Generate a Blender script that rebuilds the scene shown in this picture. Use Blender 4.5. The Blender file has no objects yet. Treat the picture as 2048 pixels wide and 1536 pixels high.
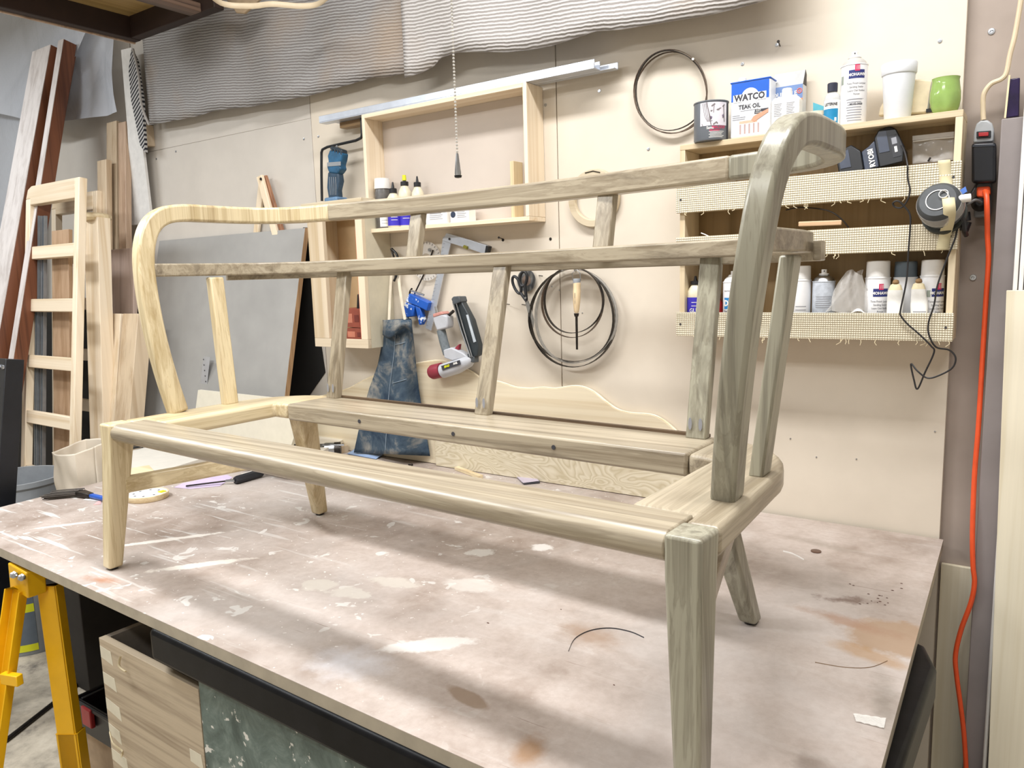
import bpy, bmesh, math, random
from mathutils import Vector, Matrix
random.seed(7)

# ------------------------------------------------------------------ camera
YAW, PITCH, ROLL, FPX = 0.607338, 0.142049, 0.0295599, 1524.256
CAM = Vector((0.0, -2.2, 1.512074))
_f = Vector((-math.sin(YAW)*math.cos(PITCH), math.cos(YAW)*math.cos(PITCH), -math.sin(PITCH)))
_r0 = Vector((math.cos(YAW), math.sin(YAW), 0)); _d0 = _f.cross(_r0)
_r = _r0*math.cos(ROLL) + _d0*math.sin(ROLL); _d = -_r0*math.sin(ROLL) + _d0*math.cos(ROLL)
SC = bpy.context.scene
COL = SC.collection
cam = bpy.data.objects.new('camera', bpy.data.cameras.new('camera'))
cam.data.sensor_width = 36.0; cam.data.sensor_fit = 'HORIZONTAL'
cam.data.lens = 36.0*FPX/2048.0
cam.data.clip_start = 0.05
cam.matrix_world = Matrix(((_r.x, -_d.x, -_f.x, CAM.x), (_r.y, -_d.y, -_f.y, CAM.y), (_r.z, -_d.z, -_f.z, CAM.z), (0, 0, 0, 1)))
COL.objects.link(cam); SC.camera = cam

# ------------------------------------------------------------------ light and exposure
w = bpy.data.worlds.new('world'); SC.world = w; w.use_nodes = True
w.node_tree.nodes['Background'].inputs[0].default_value = (0.9, 0.95, 1, 1)
w.node_tree.nodes['Background'].inputs[1].default_value = 0.0
SC.view_settings.view_transform = 'Standard'; SC.view_settings.look = 'None'
SC.view_settings.exposure = 0.20; SC.view_settings.gamma = 1.0; SC.view_settings.use_curve_mapping = False
def area_lamp(name, loc, sx, sy, power, color, rz=0.0):
    l = bpy.data.lights.new(name, 'AREA'); l.shape = 'RECTANGLE'; l.size = sx; l.size_y = sy
    l.energy = power; l.color = color
    o = bpy.data.objects.new(name, l); o.location = loc; o.rotation_euler = (0, 0, rz); COL.objects.link(o)
    return o
# fluorescent shop tubes under the ceiling, plus one added fill lamp
area_lamp('shop_or_fill_light', (-0.55, -1.15, 3.28), 2.4, 0.25, 76, (0.98, 0.985, 1.0))
area_lamp('shop_or_fill_light', (-0.8, -3.2, 3.28), 1.25, 0.25, 34, (0.98, 0.985, 1.0))
area_lamp('shop_or_fill_light', (-2.5, -1.95, 2.66), 1.25, 0.25, 40, (0.95, 0.975, 1.0))
area_lamp('shop_or_fill_light', (-4.4, -1.45, 2.93), 1.25, 0.25, 32, (0.90, 0.95, 1.0))  # added fill, source unseen; brightens the dim far-left wall and plastic

# ------------------------------------------------------------------ pixel -> point on a plane of the room
def ray(px, py): return _r*((px-1024)/FPX) + _d*((py-768)/FPX) + _f
def W(px, py, y=0.0):
    d = ray(px, py); return CAM + d*((y-CAM.y)/d.y)
def T(px, py, z=0.8):
    d = ray(px, py); return CAM + d*((z-CAM.z)/d.z)
def XP(px, py, x):
    d = ray(px, py); return CAM + d*((x-CAM.x)/d.x)

# ------------------------------------------------------------------ materials
def lin(h):
    h = h.lstrip('#'); o = []
    for i in (0, 2, 4):
        c = int(h[i:i+2], 16)/255.0
        o.append(c/12.92 if c <= 0.04045 else ((c+0.055)/1.055)**2.4)
    return (o[0], o[1], o[2], 1.0)
MATS = {}
def nm(name):
    m = bpy.data.materials.new(name); m.use_nodes = True
    nt = m.node_tree; b = nt.nodes['Principled BSDF']
    return m, nt, b
def mixc(nt, fac, a, b):
    n = nt.nodes.new('ShaderNodeMix'); n.data_type = 'RGBA'; n.clamp_factor = True
    for s, val in ((0, fac), (6, a), (7, b)):
        if hasattr(val, 'is_linked') or hasattr(val, 'links'): nt.links.new(val, n.inputs[s])
        else: n.inputs[s].default_value = val
    return n.outputs[2]
def math_n(nt, op, a, b=0.5, c=None):
    n = nt.nodes.new('ShaderNodeMath'); n.operation = op
    for i, val in enumerate((a, b, c)):
        if val is None: continue
        if hasattr(val, 'links'): nt.links.new(val, n.inputs[i])
        else: n.inputs[i].default_value = val
    return n.outputs[0]
def noise(nt, vec, scale, detail=4, rough=0.55, dist=0.0):
    n = nt.nodes.new('ShaderNodeTexNoise'); n.inputs['Scale'].default_value = scale
    n.inputs['Detail'].default_value = detail; n.inputs['Roughness'].default_value = rough
    n.inputs['Distortion'].default_value = dist
    if vec is not None: nt.links.new(vec, n.inputs['Vector'])
    return n.outputs['Fac']
def coords(nt, scale=(1, 1, 1), rot=(0, 0, 0), loc=(0, 0, 0)):
    t = nt.nodes.new('ShaderNodeTexCoord'); mp = nt.nodes.new('ShaderNodeMapping')
    mp.inputs['Scale'].default_value = scale; mp.inputs['Rotation'].default_value = rot; mp.inputs['Location'].default_value = loc
    nt.links.new(t.outputs['Object'], mp.inputs['Vector']); return mp.outputs['Vector']
def ramp(nt, fac, stops):
    n = nt.nodes.new('ShaderNodeValToRGB'); e = n.color_ramp.elements
    while len(e) < len(stops): e.new(0.5)
    for el, (p, c) in zip(e, stops): el.position = p; el.color = c
    nt.links.new(fac, n.inputs[0]); return n.outputs[0]
def bump(nt, b, h, strength=0.2, dist=0.002):
    n = nt.nodes.new('ShaderNodeBump'); n.inputs['Strength'].default_value = strength; n.inputs['Distance'].default_value = dist
    nt.links.new(h, n.inputs['Height']); nt.links.new(n.outputs[0], b.inputs['Normal'])
def plain(name, hexc, rough=0.5, metal=0.0, var=0.12, scale=30, bmp=0.0, **kw):
    if name in MATS: return MATS[name]
    m, nt, b = nm(name); c = lin(hexc)
    v = coords(nt); n = noise(nt, v, scale, 4)
    dark = (c[0]*(1-var), c[1]*(1-var), c[2]*(1-var), 1); lite = tuple(min(1, c[i]*(1+var*0.7)) for i in range(3))+(1,)
    nt.links.new(ramp(nt, n, [(0.3, dark), (0.7, lite)]), b.inputs['Base Color'])
    b.inputs['Roughness'].default_value = rough; b.inputs['Metallic'].default_value = metal
    if bmp: bump(nt, b, n, bmp, 0.002)
    for k, val in kw.items(): b.inputs[k].default_value = val
    MATS[name] = m; return m
def wood(name, a, bcol, axis='x', scale=1.0, rough=0.45, streak=None, ring=0.6, bmp=0.08, fig=0.0):
    if name in MATS: return MATS[name]
    m, nt, b = nm(name)
    s = {'x': (0.8, 38, 38), 'y': (38, 0.8, 38), 'z': (38, 38, 0.8)}[axis]
    s = tuple(q*scale for q in s)
    oi = nt.nodes.new('ShaderNodeObjectInfo')
    off = nt.nodes.new('ShaderNodeVectorMath'); off.operation = 'SCALE'; off.inputs[0].default_value = (7.3, 3.1, 5.7)
    nt.links.new(oi.outputs['Random'], off.inputs['Scale'])
    t = nt.nodes.new('ShaderNodeTexCoord'); ad = nt.nodes.new('ShaderNodeVectorMath'); ad.operation = 'ADD'
    nt.links.new(t.outputs['Object'], ad.inputs[0]); nt.links.new(off.outputs[0], ad.inputs[1])
    mp = nt.nodes.new('ShaderNodeMapping'); mp.inputs['Scale'].default_value = s; nt.links.new(ad.outputs[0], mp.inputs[0])
    n1 = noise(nt, mp.outputs[0], 1.0, 5, 0.6, ring)
    n2 = noise(nt, mp.outputs[0], 5.0, 3, 0.6, 0.2)
    fac = math_n(nt, 'ADD', math_n(nt, 'MULTIPLY', n1, 0.78), math_n(nt, 'MULTIPLY', n2, 0.22))
    ca, cb = lin(a), lin(bcol)
    col = ramp(nt, fac, [(0.36, cb), (0.52, ca), (0.70, tuple(min(1, q*1.1) for q in ca[:3])+(1,))])
    if fig:
        lf = math_n(nt, 'MULTIPLY_ADD', math_n(nt, 'SINE', math_n(nt, 'MULTIPLY', n1, fig)), .5, .5)
        col = mixc(nt, math_n(nt, 'MULTIPLY', math_n(nt, 'POWER', lf, 5.0), .4), col, cb)
    if streak:
        mp2 = nt.nodes.new('ShaderNodeMapping'); mp2.inputs['Scale'].default_value = tuple(q*0.45 for q in s)
        mp2.inputs['Location'].default_value = (3.3, 1.7, 9.1); nt.links.new(ad.outputs[0], mp2.inputs[0])
        n3 = noise(nt, mp2.outputs[0], 1.3, 5, 0.6, 1.2)
        f3 = ramp(nt, n3, [(0.52, (0, 0, 0, 1)), (0.76, (.75, .75, .75, 1))])
        col = mixc(nt, f3, col, lin(streak))
    rv = math_n(nt, 'MULTIPLY_ADD', oi.outputs['Random'], 0.16, 0.92)
    hs = nt.nodes.new('ShaderNodeHueSaturation'); nt.links.new(rv, hs.inputs['Value']); nt.links.new(col, hs.inputs['Color'])
    nt.links.new(hs.outputs[0], b.inputs['Base Color'])
    b.inputs['Roughness'].default_value = rough
    bump(nt, b, fac, bmp, 0.001)
    MATS[name] = m; return m

# ------------------------------------------------------------------ mesh builder
class B:
    def __init__(s): s.v = []; s.f = []
    def add(s, vs, fs):
        o = len(s.v); s.v += [Vector(q) for q in vs]; s.f += [tuple(i+o for i in q) for q in fs]; return s
    def hexa(s, p):      # p: bottom 4 (ccw from above), top 4
        return s.add(p, [(3, 2, 1, 0), (4, 5, 6, 7), (0, 1, 5, 4), (1, 2, 6, 5), (2, 3, 7, 6), (3, 0, 4, 7)])
    def box(s, x0, x1, y0, y1, z0, z1):
        return s.hexa([(x0, y0, z0), (x1, y0, z0), (x1, y1, z0), (x0, y1, z0), (x0, y0, z1), (x1, y0, z1), (x1, y1, z1), (x0, y1, z1)])
    def obox(s, c, sx, sy, sz, rz=0.0, M=None):
        c = Vector(c); R = M if M is not None else Matrix.Rotation(rz, 3, 'Z'); p = []
        for z in (-1, 1):
            for x, y in ((-1, -1), (1, -1), (1, 1), (-1, 1)): p.append(c + R @ Vector((x*sx/2, y*sy/2, z*sz/2)))
        return s.hexa(p)
    def bar(s, p0, p1, w0, d0, w1=None, d1=None, wdir=Vector((1, 0, 0))):
        p0, p1 = Vector(p0), Vector(p1); w1 = w0 if w1 is None else w1; d1 = d0 if d1 is None else d1
        ax = (p1-p0).normalized(); wd = wdir - ax*wdir.dot(ax); wd.normalize(); dd = ax.cross(wd)
        q = []
        for P, a, b in ((p0, w0, d0), (p1, w1, d1)):
            for i, j in ((-1, -1), (1, -1), (1, 1), (-1, 1)): q.append(P + wd*(i*a/2) + dd*(j*b/2))
        return s.hexa(q)
    def prism(s, pts, ext):
        pts = [Vector(q) for q in pts]; ext = Vector(ext); n = len(pts)
        fs = [tuple(range(n-1, -1, -1)), tuple(range(n, 2*n))]
        fs += [(i, (i+1) % n, n+(i+1) % n, n+i) for i in range(n)]
        return s.add(pts+[q+ext for q in pts], fs)
    def tube(s, path, r, n=8, closed=False, rf=None, flat=1.0):
        path = [Vector(q) for q in path]; m = len(path); rings = []
        up = None
        for i, p in enumerate(path):
            a = path[(i-1) % m] if (closed or i > 0) else path[i]; b = path[(i+1) % m] if (closed or i < m-1) else path[i]
            t = (b-a)
            t = t.normalized() if t.length > 1e-9 else Vector((0, 0, 1))
            if up is None:
                up = Vector((0, 0, 1)) if abs(t.z) < 0.9 else Vector((0, 1, 0))
            nrm = up - t*up.dot(t); nrm.normalize(); up = nrm; bi = t.cross(nrm)
            rr = r if rf is None else r*rf(i/(m-1))
            rings.append([p + nrm*(rr*math.cos(2*math.pi*k/n)) + bi*(rr*flat*math.sin(2*math.pi*k/n)) for k in range(n)])
        vs = [q for ring in rings for q in ring]; fs = []
        for i in range(m if closed else m-1):
            j = (i+1) % m
            for k in range(n): fs.append((i*n+k, i*n+(k+1) % n, j*n+(k+1) % n, j*n+k))
        if not closed: fs += [tuple(range(n-1, -1, -1)), tuple(range((m-1)*n, m*n))]
        return s.add(vs, fs)
    def lathe(s, prof, org, axis=Vector((0, 0, 1)), n=28, sq=1.0, xd=None, a0=0.0, a1=None):
        org = Vector(org); ax = Vector(axis).normalized()
        x = Vector(xd) if xd is not None else (Vector((1, 0, 0)) if abs(ax.x) < 0.9 else Vector((0, 0, 1)))
        x = (x-ax*x.dot(ax)).normalized(); y = ax.cross(x); m = len(prof); full = a1 is None
        cnt = n if full else n+1
        vs = []
        for r, h in prof:
            for k in range(cnt):
                a = 2*math.pi*k/n if full else a0+(a1-a0)*k/n
                vs.append(org + ax*h + x*(r*math.cos(a)) + y*(r*sq*math.sin(a)))
        fs = []
        for i in range(m-1):
            for k in range(n if full else n):
                k2 = (k+1) % n if full else k+1
                fs.append((i*cnt+k, i*cnt+k2, (i+1)*cnt+k2, (i+1)*cnt+k))
        if full and tuple(prof[0]) != tuple(prof[-1]):
            if prof[0][0] > 1e-6: fs.append(tuple(range(cnt-1, -1, -1)))
            if prof[-1][0] > 1e-6: fs.append(tuple(range((m-1)*cnt, m*cnt)))
        return s.add(vs, fs)
    def sweep(s, path, prof, up=Vector((0, 0, 1)), closed=False):
        # prof: (side, up) offsets; side = tangent x up
        path = [Vector(q) for q in path]; m = len(path); n = len(prof); vs = []
        for i, p in enumerate(path):
            a = path[max(i-1, 0)]; b = path[min(i+1, m-1)]; t = (b-a).normalized()
            sd = t.cross(up).normalized(); u2 = sd.cross(t)
            for q in prof: vs.append(p + sd*q[0] + u2*q[1])
        fs = []
        for i in range(m-1):
            for k in range(n): fs.append((i*n+k, i*n+(k+1) % n, (i+1)*n+(k+1) % n, (i+1)*n+k))
        fs += [tuple(range(n-1, -1, -1)), tuple(range((m-1)*n, m*n))]
        return s.add(vs, fs)
    def grid(s, fn, nu, nv):
        vs = [fn(i/nu, j/nv) for j in range(nv+1) for i in range(nu+1)]
        fs = [(j*(nu+1)+i, j*(nu+1)+i+1, (j+1)*(nu+1)+i+1, (j+1)*(nu+1)+i) for j in range(nv) for i in range(nu)]
        return s.add(vs, fs)
LOC = {}
def base_of(vs):
    xs = [q.x for q in vs]; ys = [q.y for q in vs]; zs = [q.z for q in vs]
    return Vector(((min(xs)+max(xs))/2, (min(ys)+max(ys))/2, min(zs)))
def tag(o, label=None, cat=None, group=None, kind=None):
    for k, val in (('label', label), ('category', cat), ('group', group), ('kind', kind)):
        if val: o[k] = val
    return o
def build(name, b, mat, parent=None, smooth=True, bevel=0.0, seg=2, solid=0.0, ang=35, subsurf=0, **tg):
    loc = LOC[parent] if parent is not None else base_of(b.v)
    me = bpy.data.meshes.new(name); me.from_pydata([tuple(q-loc) for q in b.v], [], b.f); me.update()
    bm = bmesh.new(); bm.from_mesh(me); bmesh.ops.recalc_face_normals(bm, faces=bm.faces); bm.to_mesh(me); bm.free()
    me.materials.append(mat)
    if smooth:
        for p in me.polygons: p.use_smooth = True
        me.set_sharp_from_angle(angle=math.radians(ang))
    o = bpy.data.objects.new(name, me); COL.objects.link(o)
    if parent is not None: o.parent = parent
    else: o.location = loc
    LOC[o] = loc
    if solid: md = o.modifiers.new('thickness', 'SOLIDIFY'); md.thickness = solid; md.offset = 0
    if subsurf: md = o.modifiers.new('smooth', 'SUBSURF'); md.levels = subsurf; md.render_levels = subsurf
    if bevel: md = o.modifiers.new('round', 'BEVEL'); md.width = bevel; md.segments = seg; md.limit_method = 'ANGLE'; md.angle_limit = math.radians(40)
    return tag(o, **tg)
def thing(name, label, cat, loc, group=None, kind=None):
    o = bpy.data.objects.new(name, None); o.location = loc; o.empty_display_size = 0.05; COL.objects.link(o)
    LOC[o] = Vector(loc); return tag(o, label, cat, group, kind)
def text(body, size, org, xd, ud, mat, parent, name='lettering', align='CENTER', depth=0.0004, bend=None, squash=1.0, bold=0.0):
    """flat lettering at org; bend=(center, radius) wraps it round a vertical cylinder"""
    cu = bpy.data.curves.new('txt', 'FONT'); cu.body = body; cu.size = size; cu.align_x = align; cu.align_y = 'CENTER'
    cu.extrude = 0.0; cu.offset = bold; cu.resolution_u = 2
    o = bpy.data.objects.new('txt', cu); COL.objects.link(o)
    dg = bpy.context.evaluated_depsgraph_get(); me = o.evaluated_get(dg).to_mesh()
    vs = [Vector(q.co) for q in me.vertices]; fs = [tuple(p.vertices) for p in me.polygons]
    o.evaluated_get(dg).to_mesh_clear(); bpy.data.objects.remove(o); bpy.data.curves.remove(cu)
    b = B(); org = Vector(org)
    if bend:
        c, r = bend; c = Vector(c); a0 = math.atan2(org.y-c.y, org.x-c.x); out = []
        for q in vs:
            a = a0 + q.x*squash/r
            out.append(Vector((c.x+(r+depth)*math.cos(a), c.y+(r+depth)*math.sin(a), org.z+q.y)))
        b.add(out, fs)
    else:
        xd = Vector(xd).normalized(); ud = Vector(ud).normalized(); nn = xd.cross(ud)
        b.add([org + xd*(q.x*squash) + ud*q.y + nn*depth for q in vs], fs)
    ob = build(name, b, mat, parent, smooth=False)
    return ob
def patch(name, c, r, a0, a1, z0, z1, mat, parent, n=14, lift=0.0003):
    b = B(); b.lathe([(r+lift, z0), (r+lift, z1)], (c[0], c[1], 0), n=n, a0=a0, a1=a1)
    return build(name, b, mat, parent)
def rect(name, org, xd, ud, x0, x1, y0, y1, mat, parent, lift=0.0003, th=0.0003):
    xd = Vector(xd).normalized(); ud = Vector(ud).normalized(); n = xd.cross(ud); org = Vector(org)+n*lift
    p = [org+xd*a+ud*b_ for a, b_ in ((x0, y0), (x1, y0), (x1, y1), (x0, y1))]
    b = B(); b.prism(p, n*th); return build(name, b, mat, parent, smooth=False)
def spline(pts, n=8):
    P = [Vector(q) for q in pts]; out = []
    for i in range(len(P)-1):
        p0 = P[max(i-1, 0)]; p1 = P[i]; p2 = P[i+1]; p3 = P[min(i+2, len(P)-1)]
        for k in range(n):
            t = k/n
            out.append(0.5*((2*p1)+(-p0+p2)*t+(2*p0-5*p1+4*p2-p3)*t*t+(-p0+3*p1-3*p2+p3)*t**3))
    out.append(P[-1]); return out
def lean(tl, bl, ytop, width, th, zb, dx=0.0, ext=0.0):
    """a board leaning on the back wall; tl, bl are points on its front left edge"""
    P1 = W(tl[0], tl[1], ytop); P2 = XP(bl[0], bl[1], P1.x+dx); d = P2-P1
    P0 = P1 + d*((zb-P1.z)/d.z); ax = (P1-P0).normalized(); xv = Vector((1, 0, 0)); xv = (xv-ax*xv.dot(ax)).normalized()
    n = ax.cross(xv).normalized()
    if n.y < 0: n = -n
    q = [P0, P0+xv*width, P0+xv*width+n*th, P0+n*th, P1, P1+xv*width, P1+xv*width+n*th, P1+n*th]
    dz = zb-min(p.z for p in q); q = [p+Vector((0, 0, dz)) if i < 4 else p for i, p in enumerate(q)]
    return B().hexa(q)
def facing(c): return math.atan2(CAM.y-c[1], CAM.x-c[0])
def cyl_from_px(px0, px1, py, y):
    a = W(px0, py, y); b = W(px1, py, y); c = (a+b)/2; th = math.atan2(abs(c.x-CAM.x), c.y-CAM.y)
    return c.x, abs(b.x-a.x)/2*math.cos(th)
V3 = Vector; PI = math.pi

# ================================================================== MATERIAL SET
TAN = plain('hardboard_tan', 'd8cdbc', 0.6, var=0.05, scale=6)
TAN2 = plain('hardboard_tan_left', 'cbc4ba', 0.6, var=0.05, scale=6)
GREYB = plain('hardboard_grey_brown', 'a3958a', 0.7, var=0.10, scale=5)
DARKW = plain('dark_stained_beam', '2a1a14', 0.6, var=0.3, scale=8)
PLYY = wood('plywood_pale', 'e8dfc8', 'd8cbac', 'z', 0.35, 0.6)
PLYX = wood('plywood_pale_flat', 'dccfb4', 'c9b592', 'x', 0.5, 0.6)
PINE_X = wood('pine_x', 'e4d2ac', 'cdb48a', 'x', 0.7)
PINE_Z = wood('pine_z', 'e4d2ac', 'cdb48a', 'z', 0.7)
MAPLE_X = wood('maple_x', 'ead9bf', 'd8c09c', 'x', 0.5)
MAPLE_Z = wood('maple_z', 'ead9bf', 'd8c09c', 'z', 0.5)
STUD_Z = wood('stud_z', 'cdb99d', 'b49b7c', 'z', 0.6)
STUD_P = wood('stud_pink', 'b99f87', '9c8069', 'z', 0.6)
REDW = wood('redwood', '74452c', '4d2a1a', 'z', 0.6)
LIT_FRONT = wood('lit_board_front', 'cfc8c4', 'b5aca7', 'z', 0.5)  # lit look of the tall boards' fronts, put into the colour
WHITE = plain('white_plastic', 'eceae6', 0.35, var=0.03)
WHITEP = plain('white_paper', 'efece6', 0.7, var=0.04)
BLACKP = plain('black_plastic', '17181b', 0.4, var=0.25)
GREYP = plain('grey_plastic', '8b8f93', 0.45, var=0.08)
STEEL = plain('steel', 'b9bcc0', 0.28, 1.0, var=0.15, scale=60)
DSTEEL = plain('dark_steel', '3e3a37', 0.4, 0.85, var=0.3, scale=60)
ALU = plain('aluminium', 'd2d8e2', 0.35, 0.7, var=0.08)
BLUE = plain('blue_paint', '1d56b8', 0.4, var=0.2)
NAVY = plain('navy_print', '27306e', 0.5, var=0.05)
PURPLE = plain('glue_label_blue', '3d33b4', 0.4, var=0.15)
RED = plain('red_plastic', 'a8282c', 0.4, var=0.1)
MAROON = plain('maroon_rubber', '93303f', 0.5, var=0.15)
ORANGE = plain('orange_rubber', 'e8572a', 0.45, var=0.08)
YELLOW = plain('yellow_paint', 'e9b310', 0.4, var=0.08, scale=12)
LIME = plain('hi_vis_yellow', 'd3d41e', 0.5, var=0.06)
INK = plain('print_ink', '3a3a40', 0.6, var=0.05)
INKG = plain('print_ink_grey', '8f9096', 0.6, var=0.05)
MAG = plain('magenta_print', 'c8285a', 0.5, var=0.05)
CREAMC = plain('cream_cable', 'd8c6a8', 0.5, var=0.06)
MASK = plain('masking_tape', 'd9cda6', 0.7, var=0.05, scale=20)

# ================================================================== SETTING
CEIL = 3.4; XL = -6.6; XR = 2.2; YF = -4.6
m_floor, nt, b = nm('sawdust_concrete')
v = coords(nt); n1 = noise(nt, v, 3.2, 6, 0.65, 0.4); n2 = noise(nt, v, 26, 5, 0.7)
fac = math_n(nt, 'ADD', math_n(nt, 'MULTIPLY', n1, 0.7), math_n(nt, 'MULTIPLY', n2, 0.3))
nt.links.new(ramp(nt, fac, [(0.36, lin('55504a')), (0.47, lin('a79d8d')), (0.58, lin('c6bba8')), (0.7, lin('d8cfbd'))]), b.inputs['Base Color'])
b.inputs['Roughness'].default_value = 0.85; bump(nt, b, fac, 0.4, 0.004)
def struct(name, b, mat, **k): return build(name, b, mat, kind='structure', **k)
struct('floor', B().box(XL-.1, XR+.1, YF-.1, 0.12, -0.1, 0.0), m_floor)
plaster = plain('plaster', 'd8d4cc', 0.8, var=0.04, scale=4)
struct('ceiling', B().box(XL-.1, XR+.1, YF-.1, 0.12, CEIL, CEIL+0.1), plaster)
struct('wall_left', B().box(XL-.1, XL, YF, 0.12, 0, CEIL), plaster)
struct('wall_right', B().box(XR, XR+.1, YF, 0.12, 0, CEIL), plaster)
struct('wall_front', B().box(XL-.1, XR+.1, YF-.1, YF, 0, CEIL), plaster)
wall = struct('wall_back', B().box(XL, XR, 0.022, 0.12, 0, CEIL), GREYB)
SEAM = 0.0015
def panel(x0, x1, z0, z1, mat, y0=0.0, y1=0.0215):
    build('panel', B().box(x0+SEAM, x1-SEAM, y0, y1, z0, z1), mat, wall, bevel=0.001, seg=1)
panel(-1.322, -0.181, 0.0, CEIL-.02, TAN)
panel(-2.487, -1.322, 0.0, CEIL-.02, TAN)
panel(-3.75, -2.487, 0.0, 2.1665, TAN2)
panel(-3.75, -2.487, 2.1672, CEIL-.02, TAN2)
panel(-5.0, -3.78, 0.0, CEIL-.02, TAN2, 0.012)
panel(-6.59, -5.003, 0.0, CEIL-.02, TAN2, 0.012)
panel(-0.178, 1.0, 0.0, 0.727, PLYY, 0.008)
for px, py in [(1554, 90), (1880, 82), (1485, 128), (1199, 182), (1297, 298), (1091, 210), (637, 273), (608, 278), (313, 318), (352, 303), (1119, 580), (1104, 573), (1165, 626), (1870, 863), (1581, 877), (1633, 914), (1713, 918), (1101, 478), (1006, 480)]:
    p = W(px, py, 0)
    k_ = .42 if py > 560 else 1.0
    build('screw', B().lathe([(0.0052*k_, 0.0), (0.0046*k_, 0.0018), (0.002*k_, 0.0020), (0.0016*k_, 0.0009), (0, 0.0009)], p, V3((0, -1, 0)), 12), STEEL if px not in (1101, 1006) else DSTEEL, wall)
for px, py in [(1983, 63), (1946, 555)]:
    p = W(px, py, 0.022)
    build('screw', B().lathe([(0.008, 0.0), (0.007, 0.0025), (0.003, 0.0027), (0.002, 0.001), (0, 0.001)], p, V3((0, -1, 0)), 14), STEEL, wall)
for px, py, l in [(1560, 92, .03), (1006, 478, .03)]:      # nails driven into the wall
    p = W(px, py, 0)
    build('nail', B().tube([p, p+V3((0.004, -l, 0.004))], 0.0016, 6).lathe([(0.004, 0), (0.004, .0015)], p+V3((0.004, -l, 0.004)), V3((0, -1, 0)), 8), DSTEEL, wall)

# overhead storage rack (dark beams with tan panel) at the upper left
rk = thing('ceiling_rack', 'dark beamed overhead rack with tan underside hanging from the ceiling corner', 'rack', (-3.05, -.75, 2.57))
zb = 2.57; xc = -3.34; yc = -0.215
build('beam', B().box(xc, xc+0.045, -1.0, yc, zb, zb+0.14), DARKW, rk, bevel=.003)
build('beam', B().box(xc+0.0455, -2.70, yc-0.045, yc, zb+.002, zb+0.14), DARKW, rk, bevel=.003)
build('beam_edge_strip', B().box(xc-.012, xc, -1.0, yc, zb-.004, zb+0.012), STUD_P, rk)
build('underside_panel', B().box(xc+.046, -2.86, -1.0, yc-.046, zb+0.09, zb+0.102), wood('rack_panel', 'a58a58', '876d3e', 'y', .4), rk)
build('splintered_board', B().box(-2.855, -2.78, -1.0, yc-.046, zb+0.0, zb+.035), wood('bark_edge', '6d5748', '3a2c24', 'y', 1.5), rk, bevel=.004)
build('hanger', B().box(-3.335, -3.30, -.9, -.86, zb+.1405, CEIL), DARKW, rk)
build('hanger', B().box(-2.76, -2.72, yc-.04, yc-.005, zb+.1405, CEIL), DARKW, rk)
pth = spline([T(390, -40, 2.50), T(440, 5, 2.50), T(500, 12, 2.5), T(545, 8, 2.5), T(600, 12, 2.50), T(640, 6, 2.5), T(680, -30, 2.5)], 6)
build('flat_cable', B().tube(pth, 0.010, 8, flat=0.35), CREAMC, label='cream flat cable sagging along the top of the hung blanket', cat='cable')
build('cloth_scrap', B().prism([W(px, py, -.16) for px, py in ((440, -12), (462, 10), (472, 26), (488, 27), (502, 14), (530, -12))], (0, .012, 0)), plain('beige_cloth', 'b7a184', .8), bevel=.003, label='beige cloth scrap poking out behind the cream cable', cat='cloth')

# ------------------------------------------------------------------ moving blankets
def blanket_mat(name, a, bcol, shear):
    m, nt, b = nm(name)
    t = nt.nodes.new('ShaderNodeTexCoord'); sp = nt.nodes.new('ShaderNodeSeparateXYZ'); nt.links.new(t.outputs['Object'], sp.inputs[0])
    wob = math_n(nt, 'MULTIPLY', noise(nt, t.outputs['Object'], 6, 3), 0.016)
    wob2 = math_n(nt, 'MULTIPLY', noise(nt, t.outputs['Object'], 45, 2), 0.005)
    s = math_n(nt, 'ADD', math_n(nt, 'ADD', math_n(nt, 'MULTIPLY_ADD', sp.outputs[0], shear, sp.outputs[2]), wob), wob2)
    sn = math_n(nt, 'SINE', math_n(nt, 'MULTIPLY', s, 2*PI/0.0112))
    f = math_n(nt, 'MULTIPLY_ADD', sn, 0.5, 0.5)
    fz = noise(nt, t.outputs['Object'], 160, 3, 0.7)
    f2 = math_n(nt, 'ADD', math_n(nt, 'MULTIPLY', f, 0.75), math_n(nt, 'MULTIPLY', fz, 0.35))
    col = ramp(nt, f2, [(0.2, lin(bcol)), (0.8, lin(a))])
    big = noise(nt, t.outputs['Object'], 2.2, 3)
    col = mixc(nt, ramp(nt, big, [(0.48, (0, 0, 0, 1)), (0.72, (.6, .6, .6, 1))]), col, lin('a8927a'))
    nt.links.new(col, b.inputs['Base Color']); b.inputs['Roughness'].default_value = 0.95
    bump(nt, b, f2, 0.7, 0.004)
    return m
def blanket(name, bottom, top_z, y0, mat, label, amp=0.010, left=None):
    # bottom: list of pixels along the hem, left to right
    P = [W(px, py, y0) for px, py in bottom]
    cum = [0]
    for i in range(1, len(P)): cum.append(cum[-1]+(P[i]-P[i-1]).length)
    def hem(u):
        d = u*cum[-1]
        for i in range(1, len(P)):
            if d <= cum[i]+1e-9:
                t = (d-cum[i-1])/(cum[i]-cum[i-1]); return P[i-1].lerp(P[i], t)
        return P[-1]
    def fn(u, vv):
        h = hem(u); z = h.z+(top_z-h.z)*vv
        lx = 0
        if left is not None and u < 0.15: lx = left*(vv)*(1-u/0.15)
        y = y0 + amp*math.sin(h.x*5.1+1.3*vv+0.7)*math.sin(vv*2.6+0.3) + amp*0.6*math.sin(h.x*13+vv*4) - 0.012*(1-vv)*math.sin(h.x*9.0)**2
        y = min(y, -0.012)
        return V3((h.x+lx, y, z))
    return build(name, B().grid(fn, 70, 26), mat, solid=0.004, label=label, cat='blanket', group='moving blankets hung at the top of the wall')
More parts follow.
